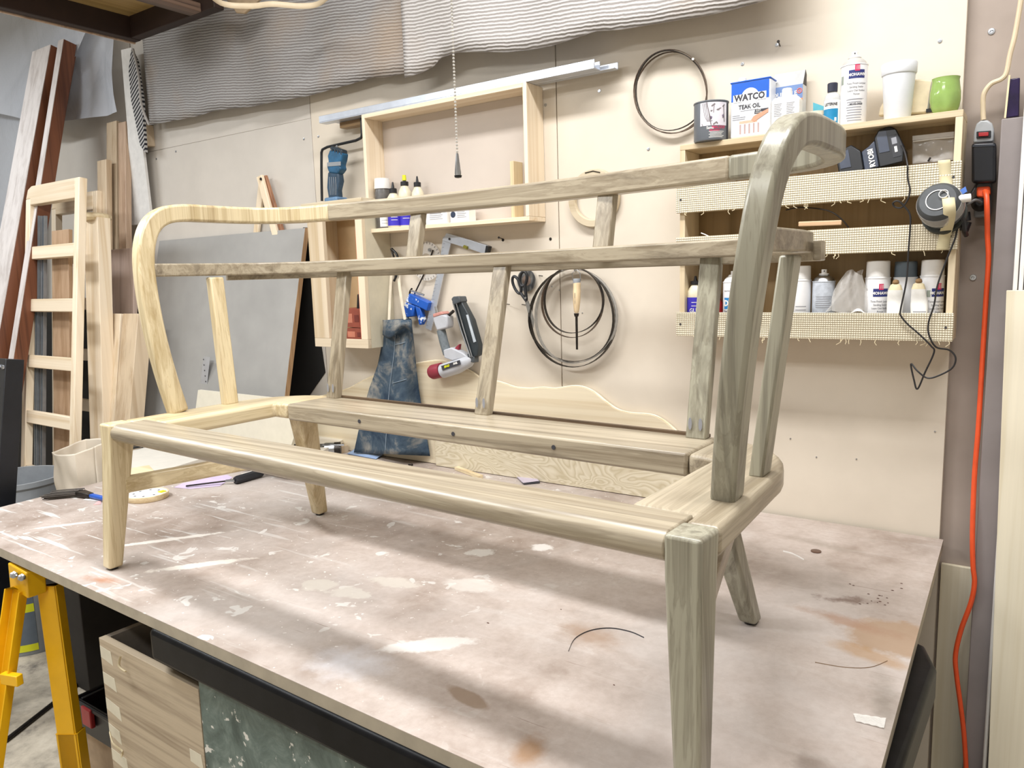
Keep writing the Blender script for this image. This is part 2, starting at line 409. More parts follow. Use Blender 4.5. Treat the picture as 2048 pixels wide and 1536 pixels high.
blanket('moving_blanket', [(302, 250), (360, 240), (430, 224), (480, 216), (560, 204), (615, 192), (690, 172), (748, 155), (772, 157), (812, 148), (850, 140)], CEIL-.02, -0.055,
        blanket_mat('blanket_grey', 'adacab', '827d7b', 0.12), 'long grey ribbed moving blanket pinned along the wall left of the pull chain', left=-0.02)
blanket('moving_blanket', [(812, 156), (838, 147), (868, 132), (882, 116), (920, 108), (1010, 105), (1105, 92), (1160, 76), (1192, 64), (1240, 60), (1300, 50), (1400, 34), (1500, 12), (1600, -12)], CEIL-.02, -0.10,
        blanket_mat('blanket_light', 'c4c1be', '9a9490', 0.08), 'paler ribbed moving blanket overlapping the grey one, behind the pull chain', amp=0.013)
# hanging folded strip of blanket at the panel's left edge
st = thing('blanket_strip', 'narrow white lined blanket strip hanging folded beside the wall panel edge', 'blanket', W(275, 450, -0.06))
q = [W(242, 100, -.07), W(262, 95, -.07), W(300, 420, -.05), W(296, 448, -.05), W(263, 450, -.05), W(255, 260, -.06)]
build('lining', B().prism(q, (0, .012, 0)), plain('lining_white', 'dcdad6', .9, var=.08), st)
m_stripe, nt, b = nm('black_white_ticking'); v = coords(nt, rot=(0, 0.5, 0))
sp = nt.nodes.new('ShaderNodeSeparateXYZ'); nt.links.new(v, sp.inputs[0])
nt.links.new(ramp(nt, math_n(nt, 'FRACT', math_n(nt, 'MULTIPLY', sp.outputs[2], 60)), [(0.45, lin('26262c')), (0.55, lin('b8b6b4'))]), b.inputs['Base Color']); b.inputs['Roughness'].default_value = .9
q = [W(262, 100, -.075), W(272, 120, -.085), W(284, 200, -.085), W(290, 305, -.07), W(280, 290, -.07), W(262, 200, -.075), W(257, 140, -.075)]
build('striped_backing', B().prism(q, (0, .014, 0)), m_stripe, st)
build('folded_edge', B().tube(spline([W(266, 98, -.09), W(277, 150, -.1), W(283, 210, -.1), W(298, 250, -.09)]), .006, 6), plain('edge_grey', 'a7a29d', .9), st)
build('wood_block', B().obox(W(296, 272, -.02), .045, .04, .10), STUD_Z, bevel=.002, label='small square wood block screwed to the panel by the hanging blanket strip', cat='block')

# ------------------------------------------------------------------ plastic sheeting
m_pl, nt, b = nm('polythene'); v = coords(nt); n = noise(nt, v, 5, 5, .6, 1.0)
b.inputs['Base Color'].default_value = lin('d6dbe4'); b.inputs['Roughness'].default_value = .2; b.inputs['Alpha'].default_value = .8
bump(nt, b, n, .35, .02)
def sheet(name, corners, y, label, seed, amp, gather=0.0):
    tl, tr, br, bl = [W(px, py, y) for px, py in corners]
    rnd = random.Random(seed); K = [(rnd.uniform(4, 16), rnd.uniform(-4, 4), rnd.uniform(0, 6), rnd.uniform(.3, 1)) for _ in range(7)]
    def tri(x): x = x/(2*PI) % 1.0; return 1-abs(2*x-1)
    def fn(u, vv):
        p = (bl.lerp(br, u)).lerp(tl.lerp(tr, u), vv)
        k = sum(w_*tri(a_*u+b_*vv+c_) for a_, b_, c_, w_ in K)/3.5
        return p + V3((0, -amp*k*(1-.6*vv*gather), 0))
    return build(name, B().grid(fn, 90, 40), m_pl, ang=60, label=label, cat='plastic sheet', group='plastic sheeting over the far corner')
sheet('plastic_sheet', [(-120, -60), (230, 40), (150, 260), (-100, 200)], -0.02, 'crumpled clear plastic sheet bundled under the dark beam at the far left', 3, .13)
sheet('plastic_sheet', [(98, 40), (242, 76), (262, 228), (98, 262)], -0.03, 'clear plastic sheet gathered above the tan board in the corner', 8, .12, 1)
sheet('plastic_sheet', [(-120, 130), (110, 100), (90, 700), (-120, 760)], -0.005, 'hazy plastic sheet hanging behind the tall dark boards', 11, .05)

# ================================================================== LOVESEAT
LYAW = math.radians(-2.3); LU = V3((math.cos(LYAW), math.sin(LYAW), 0)); LV = V3((-math.sin(LYAW), math.cos(LYAW), 0))
LO = V3((-1.107, -1.280, 0.8012)) - LU*0.035
def L(u, v, z): return LO + LU*u + LV*v + V3((0, 0, z))
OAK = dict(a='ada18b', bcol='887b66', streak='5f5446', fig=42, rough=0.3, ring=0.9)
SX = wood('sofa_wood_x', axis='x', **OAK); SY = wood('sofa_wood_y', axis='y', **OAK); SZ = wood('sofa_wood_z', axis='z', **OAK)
DKW = dict(a='9e9a88', bcol='7a7464', streak='544e43', fig=42, rough=0.28, ring=0.9)  # right-hand pieces: greyer boards, their shaded look also put into the colour
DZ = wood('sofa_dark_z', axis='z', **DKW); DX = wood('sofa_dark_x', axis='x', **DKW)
PALE = dict(a='d4c4a0', bcol='b29d74', streak='977f5c', fig=42, rough=0.3, ring=0.9)  # left-hand pieces: their well-lit cream look put into the colour
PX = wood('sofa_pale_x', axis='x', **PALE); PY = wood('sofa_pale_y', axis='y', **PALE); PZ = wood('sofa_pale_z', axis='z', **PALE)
sofa = thing('loveseat_frame', 'unfinished wooden loveseat frame with curved spindle back standing on the workbench', 'loveseat frame', L(0, .28, 0))
HS = .372
for s in (-1, 1):
    # front leg
    b = B(); q = []
    fo = .022 if s > 0 else 0.0; fb = .032 if s > 0 else 0.0
    for z, cu, cv, hu, hv in ((0.004, .770+fb, -.010, .018, .018), (.31, .760+fo, .028, .0255, .029), (HS+.0004, .760+fo, .030, .0265, .0305)):
        q.append([L(s*cu+i*hu, cv+j*hv, z) for i, j in ((-1, -1), (1, -1), (1, 1), (-1, 1))])
    b.add(q[0]+q[1]+q[2], [(3, 2, 1, 0), (8, 9, 10, 11)] + [(a+k, a+(k+1) % 4, a+4+(k+1) % 4, a+4+k) for a in (0, 4) for k in range(4)])
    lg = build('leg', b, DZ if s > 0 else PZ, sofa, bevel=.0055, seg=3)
    build('foot_pad', B().lathe([(.012, 0), (.014, .005)], L(s*(.770+fb), -.010, 0), n=14), BLACKP, lg)
    # back leg, splayed
    b = B(); q = []
    for z, cu, cv, hu, hv in ((0.004, .672, .572, .018, .019), (.328, .612, .487, .028, .031)):
        q.append([L(s*cu+i*hu, cv+j*hv, z) for i, j in ((-1, -1), (1, -1), (1, 1), (-1, 1))])
    b.hexa(q[0]+q[1]); lg = build('leg', b, DZ if s > 0 else PZ, sofa, bevel=.007, seg=3)
    build('foot_pad', B().lathe([(.013, 0), (.015, .005)], L(s*.672, .572, 0), n=14), BLACKP, lg)
    # low side stretcher
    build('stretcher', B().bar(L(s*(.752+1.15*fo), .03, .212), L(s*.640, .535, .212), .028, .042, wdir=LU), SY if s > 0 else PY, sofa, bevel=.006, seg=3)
    # seat side plate with round rear corner
    out = [(.655, .0955), (.7345+fo, .0955), (.7345+fo, .0612), (.786+fo, .0612), (.785, .36)] + [(.60+.185*math.cos(a), .36+.225*math.sin(a)) for a in [k*PI/2/10 for k in range(1, 11)]] + [(.60, .425), (.655, .425)]
    pl = [L(s*u, v, .328) for u, v in out]
    if s < 0: pl = pl[::-1]
    build('side_rail', B().prism(pl, (0, 0, HS-.328)), SY if s > 0 else PY, sofa, bevel=.010, seg=4)
    # curved front post running up into the arm and round to the back
    path = [(.764, .198, HS-.002), (.775, .182, .46), (.788, .170, .56), (.801, .165, .66), (.814, .168, .755), (.822, .180, .82), (.829, .205, .868), (.833, .245, .896), (.835, .30, .906), (.836, .38, .907), (.833, .45, .907), (.815, .525, .907), (.765, .588, .907), (.69, .617, .907), (.60, .632, .907)]
    P = spline([L(s*u, v, z) for u, v, z in path], 4)
    n = len(P); bb = B(); vs = []
    for i, p in enumerate(P):
        t = (P[min(i+1, n-1)]-P[max(i-1, 0)]).normalized()
        # width direction: along u on the post, along the plan normal on the arm
        plan = V3((t.x, t.y, 0))
        k = min(1, max(0, (i-24)/12))
        wd = (LU*s).lerp(t.cross(V3((0, 0, 1)))*(s if True else 1), 0.0)
        if i > 28:
            sd = t.cross(V3((0, 0, 1))).normalized()
            if sd.dot(L(s*.835, .3, 0)-L(0, .3, 0)) < 0 and i < 44: sd = -sd
            if sd.dot(LU*s*.5+LV*.6) < 0: sd = -sd
            wd = sd
        wd = (wd - t*wd.dot(t)).normalized(); dd = t.cross(wd)*(1 if s > 0 else -1)
        hw = .019; hd = .0235
        for a, c in ((-1, -1), (1, -1), (1, 1), (-1, 1)): vs.append(p+wd*(a*hw)+dd*(c*hd))
    fs = [(i*4+k, i*4+(k+1) % 4, (i+1)*4+(k+1) % 4, (i+1)*4+k) for i in range(n-1) for k in range(4)] + [(3, 2, 1, 0), ((n-1)*4, (n-1)*4+1, (n-1)*4+2, (n-1)*4+3)]
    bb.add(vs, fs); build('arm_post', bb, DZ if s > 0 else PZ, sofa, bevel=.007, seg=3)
    # side spindle
    b = B(); q = []
    for z, cu, cv in ((HS-.002, .760, .352), (.729, .800, .362)):
        q.append([L(s*cu+i*.012, cv+j*.0215, z) for i, j in ((-1, -1), (1, -1), (1, 1), (-1, 1))])
    build('spindle', b.hexa(q[0]+q[1]), DZ if s > 0 else PZ, sofa, bevel=.004, seg=2)
# front rail with bull nose
prof = [(.095, .328), (.095, HS), (.018, HS)] + [(.0225-.0225*math.sin(a), .350+.022*math.cos(a)) for a in [k*PI/8 for k in range(1, 8)]] + [(.018, .328)]
fr = build('front_rail', B().prism([L(-.734, v, z) for v, z in prof], LU*1.490), SX, sofa, bevel=.003)
build('back_rail', B().prism([L(u, v, .326) for u, v in ((-.598, .425), (.598, .425), (.598, .5845), (-.598, .5845))], (0, 0, HS-.326)), SX, sofa, bevel=.006)
build('back_groove_strip', B().prism([L(u, v, HS) for u, v in ((-.58, .572), (.58, .572), (.58, .583), (-.58, .583))], (0, 0, .006)), wood('dark_strip', '5f4c38', '3b2d20', 'x', .8), sofa)
for u in (-.30, .02, .30):
    build('screw_hole', B().lathe([(.005, 0), (.005, .0012)], L(u, .4245, .350), -LV, 10), INK, sofa)
# back rail of the crest and the mid rail
def rail(name, pts, hw, z0, z1, mat, bev=.005):
    P = spline([L(u, v, (z0+z1)/2) for u, v in pts], 6); h = (z1-z0)/2
    return build(name, B().sweep(P, [(-hw, -h), (hw, -h), (hw, h), (-hw, h)]), mat, sofa, bevel=bev, seg=3)
half = [(.602, .6325), (.45, .652), (.30, .672), (.15, .684)]
rail('crest_rail', [(-u, v) for u, v in half] + [(0, .688)] + half[::-1], .0205, .8825, .9305, SX, .006)
mid = [(.805, .188), (.806, .30), (.803, .40), (.785, .49), (.74, .553), (.68, .585), (.62, .598), (.5, .615), (.25, .642)]
full = [(-u, v) for u, v in mid] + [(0, .652)] + mid[::-1]
rail('mid_rail', full, .012, .7335, .768, SX, .004)
lip = [(u*1.0+(.022 if u > .7 else .004), v+(.033 if u < .7 else .016)) for u, v in mid[2:]]
rail('rear_lip', [(-u, v) for u, v in lip] + [(0, .685)] + lip[::-1], .006, .7195, .752, SX, .002)
for u in (-.56, 0, .56):
    q = []
    vt = .632 if u else .660
    for z, cv in ((HS-.001, .562), (.742, vt)):
        q.append([L(u+i*.0215, cv+j*.0115, z) for i, j in ((-1, -1), (1, -1), (1, 1), (-1, 1))])
    sp_ = build('spindle', B().hexa(q[0]+q[1]), DZ if u > .1 else SZ, sofa, bevel=.003)
    for k in (-1, 1):
        build('pocket_hole', B().prism([L(u+k*.011+.004*math.cos(a), .5495+.0105*0+.0035*math.sin(a)*0+.0018, HS+.030+.013*math.sin(a)) for a in [j*PI/5 for j in range(10)]], -LV*.0006), INKG, sp_)
for u in (-.295, .295):
    q = []
    for z, cv in ((.766, .648), (.884, .674)):
        q.append([L(u+i*.0215, cv+j*.0115, z) for i, j in ((-1, -1), (1, -1), (1, 1), (-1, 1))])
    build('spindle', B().hexa(q[0]+q[1]), SZ, sofa, bevel=.003)
for s, z, v in ((1, .80, .1565), (1, .885, .205), (-1, .80, .1565)):
    pass

# ================================================================== WORKBENCH
TYAW = math.radians(-1.6)
tO = V3((-0.165, -0.012, 0.8)); tx = V3((math.cos(TYAW), math.sin(TYAW), 0)); ty = V3((-math.sin(TYAW), math.cos(TYAW), 0))
def TB(a, c, z=0.0): return tO + tx*a + ty*c + V3((0, 0, z))     # a <= 0 to the left, c <= 0 to the front
TL = 2.70; TD = 1.355
m_tab, nt, b = nm('paint_spattered_tabletop')
t = nt.nodes.new('ShaderNodeTexCoord'); vec = t.outputs['Object']
big = noise(nt, vec, 2.4, 5, .6, .5); mid_ = noise(nt, vec, 11, 5, .65, .3); fine = noise(nt, vec, 70, 4, .7)
base = ramp(nt, math_n(nt, 'ADD', math_n(nt, 'MULTIPLY', big, .6), math_n(nt, 'MULTIPLY', mid_, .4)), [(0.34, lin('8d7d71')), (0.45, lin('a89a90')), (0.54, lin('b8aba2')), (0.66, lin('c2b7af'))])
base = mixc(nt, math_n(nt, 'MULTIPLY', ramp(nt, fine, [(.35, (1, 1, 1, 1)), (.6, (0, 0, 0, 1))]), .22), base, lin('8d7a6c'))
# wiped whitish film
film = noise(nt, vec, 1.5, 4, .6, .8)
base = mixc(nt, math_n(nt, 'MULTIPLY', ramp(nt, film, [(.46, (0, 0, 0, 1)), (.66, (1, 1, 1, 1))]), .35), base, lin('c0bcb9'))
def mp_(scale, rot=0.0, loc=(0, 0, 0)):
    mp = nt.nodes.new('ShaderNodeMapping'); mp.inputs['Scale'].default_value = scale; mp.inputs['Rotation'].default_value = (0, 0, rot); mp.inputs['Location'].default_value = loc
    nt.links.new(vec, mp.inputs[0]); return mp.outputs[0]
# long straight white paint strokes, mostly at the left end
sepx = nt.nodes.new('ShaderNodeSeparateXYZ'); nt.links.new(vec, sepx.inputs[0])
leftness = ramp(nt, math_n(nt, 'MULTIPLY_ADD', sepx.outputs[0], -0.55, 0.35), [(0.2, (.12, .12, .12, 1)), (0.75, (1, 1, 1, 1))])
for rot, loc, sc in ((0.95, (0, 0, 0), (2.5, 30, 1)), (-0.35, (5, 2, 0), (2.0, 34, 1))):
    s1 = ramp(nt, noise(nt, mp_(sc, rot, loc), 1.0, 3, .6, .2), [(.63, (0, 0, 0, 1)), (.66, (1, 1, 1, 1))])
    base = mixc(nt, math_n(nt, 'MULTIPLY', math_n(nt, 'MULTIPLY', s1, leftness), .8), base, lin('d0cdc8'))
# paint drops
drops = ramp(nt, noise(nt, mp_((1, 1, 1), 0, (2, 7, 0)), 17, 3, .55, .6), [(.645, (0, 0, 0, 1)), (.662, (1, 1, 1, 1))])
rightfade = ramp(nt, math_n(nt, 'MULTIPLY_ADD', sepx.outputs[0], -1.0, 1.0), [(0.0, (.1, .1, .1, 1)), (0.3, (.2, .2, .2, 1)), (.8, (1, 1, 1, 1))])
base = mixc(nt, math_n(nt, 'MULTIPLY', math_n(nt, 'MULTIPLY', drops, rightfade), .85), base, lin('d2cec8'))
specks = ramp(nt, noise(nt, mp_((1, 1, 1), 0, (9, 1, 0)), 75, 2, .5), [(.70, (0, 0, 0, 1)), (.73, (1, 1, 1, 1))])
base = mixc(nt, math_n(nt, 'MULTIPLY', math_n(nt, 'MULTIPLY', specks, rightfade), .7), base, lin('efece6'))
scr = ramp(nt, noise(nt, mp_((2.2, 60, 1), 0.25, (1, 3, 0)), 1.6, 3, .6), [(.69, (0, 0, 0, 1)), (.72, (1, 1, 1, 1))])
base = mixc(nt, math_n(nt, 'MULTIPLY', scr, .55), base, lin('7d685a'))
def spot(col_in, px, py, rx, ry, rot, hexc, soft=.35, nz=.5, amt=.85, nsc=30):
    p = T(px, py)-tO-0*tx
    mp = nt.nodes.new('ShaderNodeMapping'); mp.vector_type = 'TEXTURE'
    mp.inputs['Location'].default_value = (p.x-TABC.x, p.y-TABC.y, p.z-TABC.z); mp.inputs['Rotation'].default_value = (0, 0, rot); mp.inputs['Scale'].default_value = (rx, ry, 1)
    nt.links.new(vec, mp.inputs[0]); ln = nt.nodes.new('ShaderNodeVectorMath'); ln.operation = 'LENGTH'
    nt.links.new(mp.outputs[0], ln.inputs[0])
    d = math_n(nt, 'MULTIPLY_ADD', math_n(nt, 'SUBTRACT', noise(nt, vec, nsc, 4, .65), .5), nz*2, ln.outputs['Value'])
    f = ramp(nt, d, [(max(0, 1-soft), (1, 1, 1, 1)), (1.0, (0, 0, 0, 1))])
    return mixc(nt, math_n(nt, 'MULTIPLY', f, amt), col_in, lin(hexc))
c4 = [V3((-.173, -.012, .8)), V3((-2.87, -.012, .8)), V3((-2.79, -1.330, .8)), V3((-.143, -1.405, .8))]
_lo = V3((min(q.x for q in c4), min(q.y for q in c4), .775)); _hi = V3((max(q.x for q in c4), max(q.y for q in c4), .8))
TABC = V3(((_lo.x+_hi.x)/2, (_lo.y+_hi.y)/2, .775)) - tO
for a in [(1790, 1275, .10, .085, .5, 'a08468', .25, .35, .8), (1700, 1245, .12, .030, -.2, '9b7a64', .7, .8, .7), (1740, 1310, .11, .03, -.25, 'a98762', .6, .6, .65),
          (1058, 1500, .030, .050, .3, '93704e', .7, .5, .8), (935, 1395, .058, .020, -.2, '8b7663', .25, .25, .85), (860, 1290, .10, .03, .75, 'd6d2cc', .25, .6, .7),
          (700, 1325, .10, .07, .2, 'd3d2d6', .9, .6, .7), (205, 1160, .075, .025, .2, 'a3683f', .9, .7, .7), (1180, 1270, .09, .05, -.2, '94765c', .8, .6, .6),
          (1085, 1095, .035, .03, .3, 'dedad4', .3, .7, .9), (960, 1105, .045, .03, .3, 'd8d4cd', .3, 1.0, .8), (640, 1050, .16, .02, -.35, '6f5f52', .9, .8, .6),
          (400, 1130, .14, .02, .9, 'e3ddd2', .3, .7, .8), (330, 1080, .18, .014, .95, 'e6e1d8', .3, .7, .8), (130, 1050, .10, .012, .95, 'ece8e0', .3, .6, .8),
          (1770, 1410, .03, .14, .2, '7d7468', .9, .7, .6), (1620, 1530, .04, .04, 0, '6f6257', .9, .7, .6), (790, 1165, .07, .03, .2, 'c8c1b6', .3, .7, .7),
          (940, 1170, .07, .045, .2, 'd0cac2', .3, .5, .6), (1650, 1090, .13, .03, -.2, '8f8478', .9, .8, .5), (1690, 1200, .07, .02, .3, '5f4336', .8, 1.6, .7),
          (640, 1170, .05, .035, .2, 'cbc5ba', .25, .8, .7), (700, 1185, .06, .03, .2, 'c8c2b8', .25, .9, .7)]:
    base = spot(base, *a)
nt.links.new(base, b.inputs['Base Color'])
b.inputs['Roughness'].default_value = .5
bump(nt, b, math_n(nt, 'ADD', fine, math_n(nt, 'MULTIPLY', drops, .6)), .12, .001)
edge_mat = plain('tabletop_edge', 'a89e8c', .7, var=.12, scale=20)
bench = thing('workbench_top', 'large paint-spattered pinkish tabletop sheet under the loveseat frame', 'workbench', TB(-TL/2, -TD/2, -.026))
top = B().prism([q-V3((0, 0, .0015)) for q in (c4[1], c4[2], c4[3], c4[0])], (0, 0, .0015))
LOC_keep = LOC[bench]
tobj = B().prism([q-V3((0, 0, .0012)) for q in (c4[1], c4[2], c4[3], c4[0])], (0, 0, .0012))
# the face sheet keeps its own origin so that the stains sit where they belong
so = thing('tmp', None, None, tO+TABC); bpy.data.objects.remove(so)
me = build('face', tobj, m_tab, bench, smooth=False)
dv = (tO+TABC)-LOC[bench]
for vtx in me.data.vertices: vtx.co -= dv
me.location = dv; LOC[me] = tO+TABC
build('core', B().prism([q-V3((0, 0, .026)) for q in (c4[1], c4[2], c4[3], c4[0])], (0, 0, .0248)), edge_mat, bench, smooth=False)
arc = [T(1137, 1303, .8003), T(1150, 1278, .8003), T(1180, 1262, .8003), T(1220, 1257, .8003), T(1260, 1264, .8003), T(1288, 1276, .8003)]
build('ring_stain', B().tube(spline(arc, 6), .0022, 5, flat=.15), INK, bench)
build('ring_stain', B().tube(spline([T(1630, 1325, .8003), T(1690, 1335, .8003), T(1740, 1335, .8003), T(1775, 1322, .8003)], 5), .0012, 5, flat=.15), plain('stain_brown', '8d7458', .7), bench)
build('ring_stain', B().tube(spline([T(1566, 1103, .8003), T(1585, 1108, .8003), T(1608, 1120, .8003)], 5), .003, 5, flat=.12), WHITEP, bench)
rnd = random.Random(5)
for px, py in [(1700, 1168), (1707, 1171), (1737, 1188), (1759, 1191), (1756, 1197), (1760, 1203), (1755, 1205), (1774, 1196), (1785, 1181), (1803, 1167), (1803, 1177), (1743, 1202), (1735, 1207), (1776, 1206), (1720, 1208), (1770, 1210), (1764, 1192), (1122, 1219), (1228, 1370), (976, 1246)]:
    p = T(px, py, .8002); r = rnd.uniform(.0015, .0035)
    build('dark_fleck', B().lathe([(r, 0), (r*.6, .0008), (0, .0009)], p, n=8, sq=.6), plain('fleck', '5a3c30', .7), bench)

# ------------------------------------------------------------------ black-topped counter and boxes below
dirb = tx; nb = ty
A = V3((-1.583, -1.372, .702)); Bp = A+dirb*((-0.140-A.x)/dirb.x)
D_ = .85
outl = [A+dirb*.03, Bp-dirb*.05, Bp-dirb*.015+nb*.015, Bp+nb*.06, Bp+nb*(D_-.12), Bp-dirb*.03+nb*(D_-.04), Bp-dirb*.1+nb*D_, A+nb*D_+dirb*.02, A+nb*.03]
build('counter_top', B().prism(outl, (0, 0, .0715)), plain('chipped_black_paint', '0e0e10', .4, var=.6, scale=18, bmp=.2, **{'Specular IOR Level': .15}), bevel=.010, seg=4,
      label='black painted slab with chipped rounded corners right under the workbench top', cat='counter top')
# plywood box with filler strips
g0 = V3((-1.851, -1.340, .66)); bx = thing('plywood_cabinet', 'plywood cabinet carcass with pale filler strips along its joints', 'cabinet', (g0.x, g0.y, 0))
gx = dirb; gy = nb
def G(a, c, z): return V3((g0.x, g0.y, 0)) + gx*a + gy*c + V3((0, 0, z))
gw = (T(470, 1500, .5)-g0); gwl = .43
OAKP = wood('oak_ply', 'b8a890', '94836d', 'x', .8, .6, streak='857360')
zt = .664
build('front_panel', B().prism([G(0, 0, .02), G(gwl, 0, .02), G(gwl, .018, .02), G(0, .018, .02)], (0, 0, zt-.02)), OAKP, bx, bevel=.001)
build('side_panel', B().prism([G(0, .0185, .02), G(.018, .0185, .02), G(.018, .5, .02), G(0, .5, .02)], (0, 0, zt-.02)), plain('ply_edge_grey', '8a8074', .7), bx, bevel=.001)
build('side_panel', B().prism([G(gwl-.018, .0185, .02), G(gwl, .0185, .02), G(gwl, .5, .02), G(gwl-.018, .5, .02)], (0, 0, zt-.02)), OAKP, bx, bevel=.001)
build('back_panel', B().prism([G(.019, .482, .02), G(gwl-.019, .482, .02), G(gwl-.019, .5, .02), G(.019, .5, .02)], (0, 0, zt-.02)), OAKP, bx)
build('bottom_panel', B().prism([G(0, 0, 0), G(gwl, 0, 0), G(gwl, .5, 0), G(0, .5, 0)], (0, 0, .019)), OAKP, bx)
FIL = plain('filler', 'cfc8b4', .7, var=.06, scale=25)
rnd = random.Random(3)
for k in range(9):
    z = zt-.05-k*.068
    for side in (0, 1):
        if side == 1 and k < 2: continue
        w_ = rnd.uniform(.05, .085); a_ = 0.002 if side == 0 else gwl-.006-w_
        sl = rnd.uniform(-.012, -.002)
        build('filler_strip', B().prism([G(a_, -.0006, z), G(a_+w_, -.0006, z+sl), G(a_+w_-.006, -.0006, z+sl+.034), G(a_, -.0006, z+.03)], gy*.0012), FIL, bx, smooth=False)
build('peeling_shaving', B().tube(spline([G(.03, -.012, .43), G(.06, -.02, .415), G(.085, -.012, .40), G(.10, -.022, .40)], 5), .006, 6, flat=.3), plain('shaving', 'dccfae', .7), bx)
build('peeling_shaving', B().tube(spline([G(.118, -.008, zt-.012), G(.125, -.016, zt-.03), G(.145, -.012, zt-.04)], 5), .005, 6, flat=.4), plain('shaving', 'dccfae', .7), bx)
# green grey cabinet
gc = thing('green_cabinet', 'scuffed grey-green painted cabinet under the black counter slab', 'cabinet', G(1.1, .25, 0))
m_gr, nt, b = nm('scuffed_green_paint'); v = coords(nt); n1 = noise(nt, v, 9, 6, .7, 1.2); n2 = noise(nt, v, 40, 3)
col = ramp(nt, n1, [(.35, lin('3b4a45')), (.55, lin('5f6f69')), (.75, lin('86928c'))]); col = mixc(nt, ramp(nt, n2, [(.66, (0, 0, 0, 1)), (.69, (.9, .9, .9, 1))]), col, lin('d8d6cf'))
nt.links.new(col, b.inputs['Base Color']); b.inputs['Roughness'].default_value = .55
build('carcass', B().prism([G(gwl+.004, .012, .02), G(1.66, .012, .02), G(1.66, .6, .02), G(gwl+.004, .6, .02)], (0, 0, .698-.02)), m_gr, gc, bevel=.004)
build('door', B().prism([G(gwl+.006, -.002, .05), G(1.20, -.002, .05), G(1.20, .0115, .05), G(gwl+.006, .0115, .05)], (0, 0, .64)), m_gr, gc, bevel=.003)
build('door', B().prism([G(1.206, -.002, .05), G(1.65, -.002, .05), G(1.65, .0115, .05), G(1.206, .0115, .05)], (0, 0, .64)), m_gr, gc, bevel=.003)
build('plinth', B().prism([G(gwl+.02, .03, 0), G(1.64, .03, 0), G(1.64, .58, 0), G(gwl+.02, .58, 0)], (0, 0, .0195)), BLACKP, gc)

# ------------------------------------------------------------------ sawhorse
ap = T(60, 1152, .735)
sh = thing('sawhorse', 'yellow folding metal sawhorse holding up the left front corner of the bench', 'sawhorse', (ap.x, ap.y, 0))
def cleg(p0, p1, w_, dpt, wd):
    p0, p1 = V3(p0), V3(p1); ax = (p1-p0).normalized(); wd = (wd-ax*wd.dot(ax)).normalized(); dd = ax.cross(wd)
    t_ = .003; o = [(-w_/2, dpt), (-w_/2, 0), (w_/2, 0), (w_/2, dpt), (w_/2-t_, dpt), (w_/2-t_, t_), (-w_/2+t_, t_), (-w_/2+t_, dpt)]
    return B().prism([p0+wd*i+dd*j for i, j in o], p1-p0)
def to_floor(p, q): return p+(q-p)*(p.z/(p.z-q.z))
rt = T(92, 1172, .70); rb = XP(137, 1500, rt.x+.02); rb = to_floor(rt, rb)
lt = T(42, 1176, .70); lb = XP(8, 1420, lt.x-.02); lb = to_floor(lt, lb)
wdR = V3((1, .55, 0)); wdL = V3((1, .4, 0))
lg = build('leg', cleg(rt, rb, .058, -.03, wdR), YELLOW, sh, bevel=.003)
lg2 = build('leg', cleg(lt, lb, .05, .03, wdL), YELLOW, sh, bevel=.003)
midp = rt.lerp(rb, .62)
build('lower_sleeve', cleg(midp+V3((0, .0, 0)), rb+V3((0, .0, 0)), .066, -.036, wdR), YELLOW, lg, bevel=.003)
tri = rt.lerp(rb, .14)
axl = (rb-rt).normalized(); wv = (wdR-axl*wdR.dot(axl)).normalized(); nv = axl.cross(wv)
if nv.dot(CAM-tri) < 0: nv = -nv
pts = [tri+nv*.034+wv*a_*.018-axl*c_*.03 for a_, c_ in ((-1, -.4), (1, -.4), (0, .6))]
build('warning_mark', B().prism([tri+nv*.0015+wv*a_*.016-axl*c_*.028 for a_, c_ in ((-1, -.4), (1, -.4), (0, .7))], nv*.0006), plain('sticker_brown', '6b4a18', .5), lg)
br = [T(22, 1128, .765), T(70, 1135, .765)]
build('bracket', B().bar(ap+V3((-.07, .0, -.004)), ap+V3((.035, .0, -.012)), .05, .075, wdir=V3((0, 1, 0))), YELLOW, sh, bevel=.004)
for px, py in ((30, 1136), (27, 1150), (43, 1155)):
    p = T(px, py, .74); build('bolt', B().lathe([(.010, -.02), (.010, .012), (.006, .014), (0, .014)], p+(CAM-p).normalized()*.03, (CAM-p), 6), STEEL, sh)
# cross stop on the left leg
p = lt.lerp(lb, .33); build('stop', B().obox(p+V3((.04, -.01, 0)), .06, .02, .03, .3), YELLOW, sh, bevel=.002)
build('cross_beam', B().bar(ap+V3((0, 0, -.0)), ap+V3((0, .75, -.0)), .05, .03), YELLOW, sh, bevel=.003)

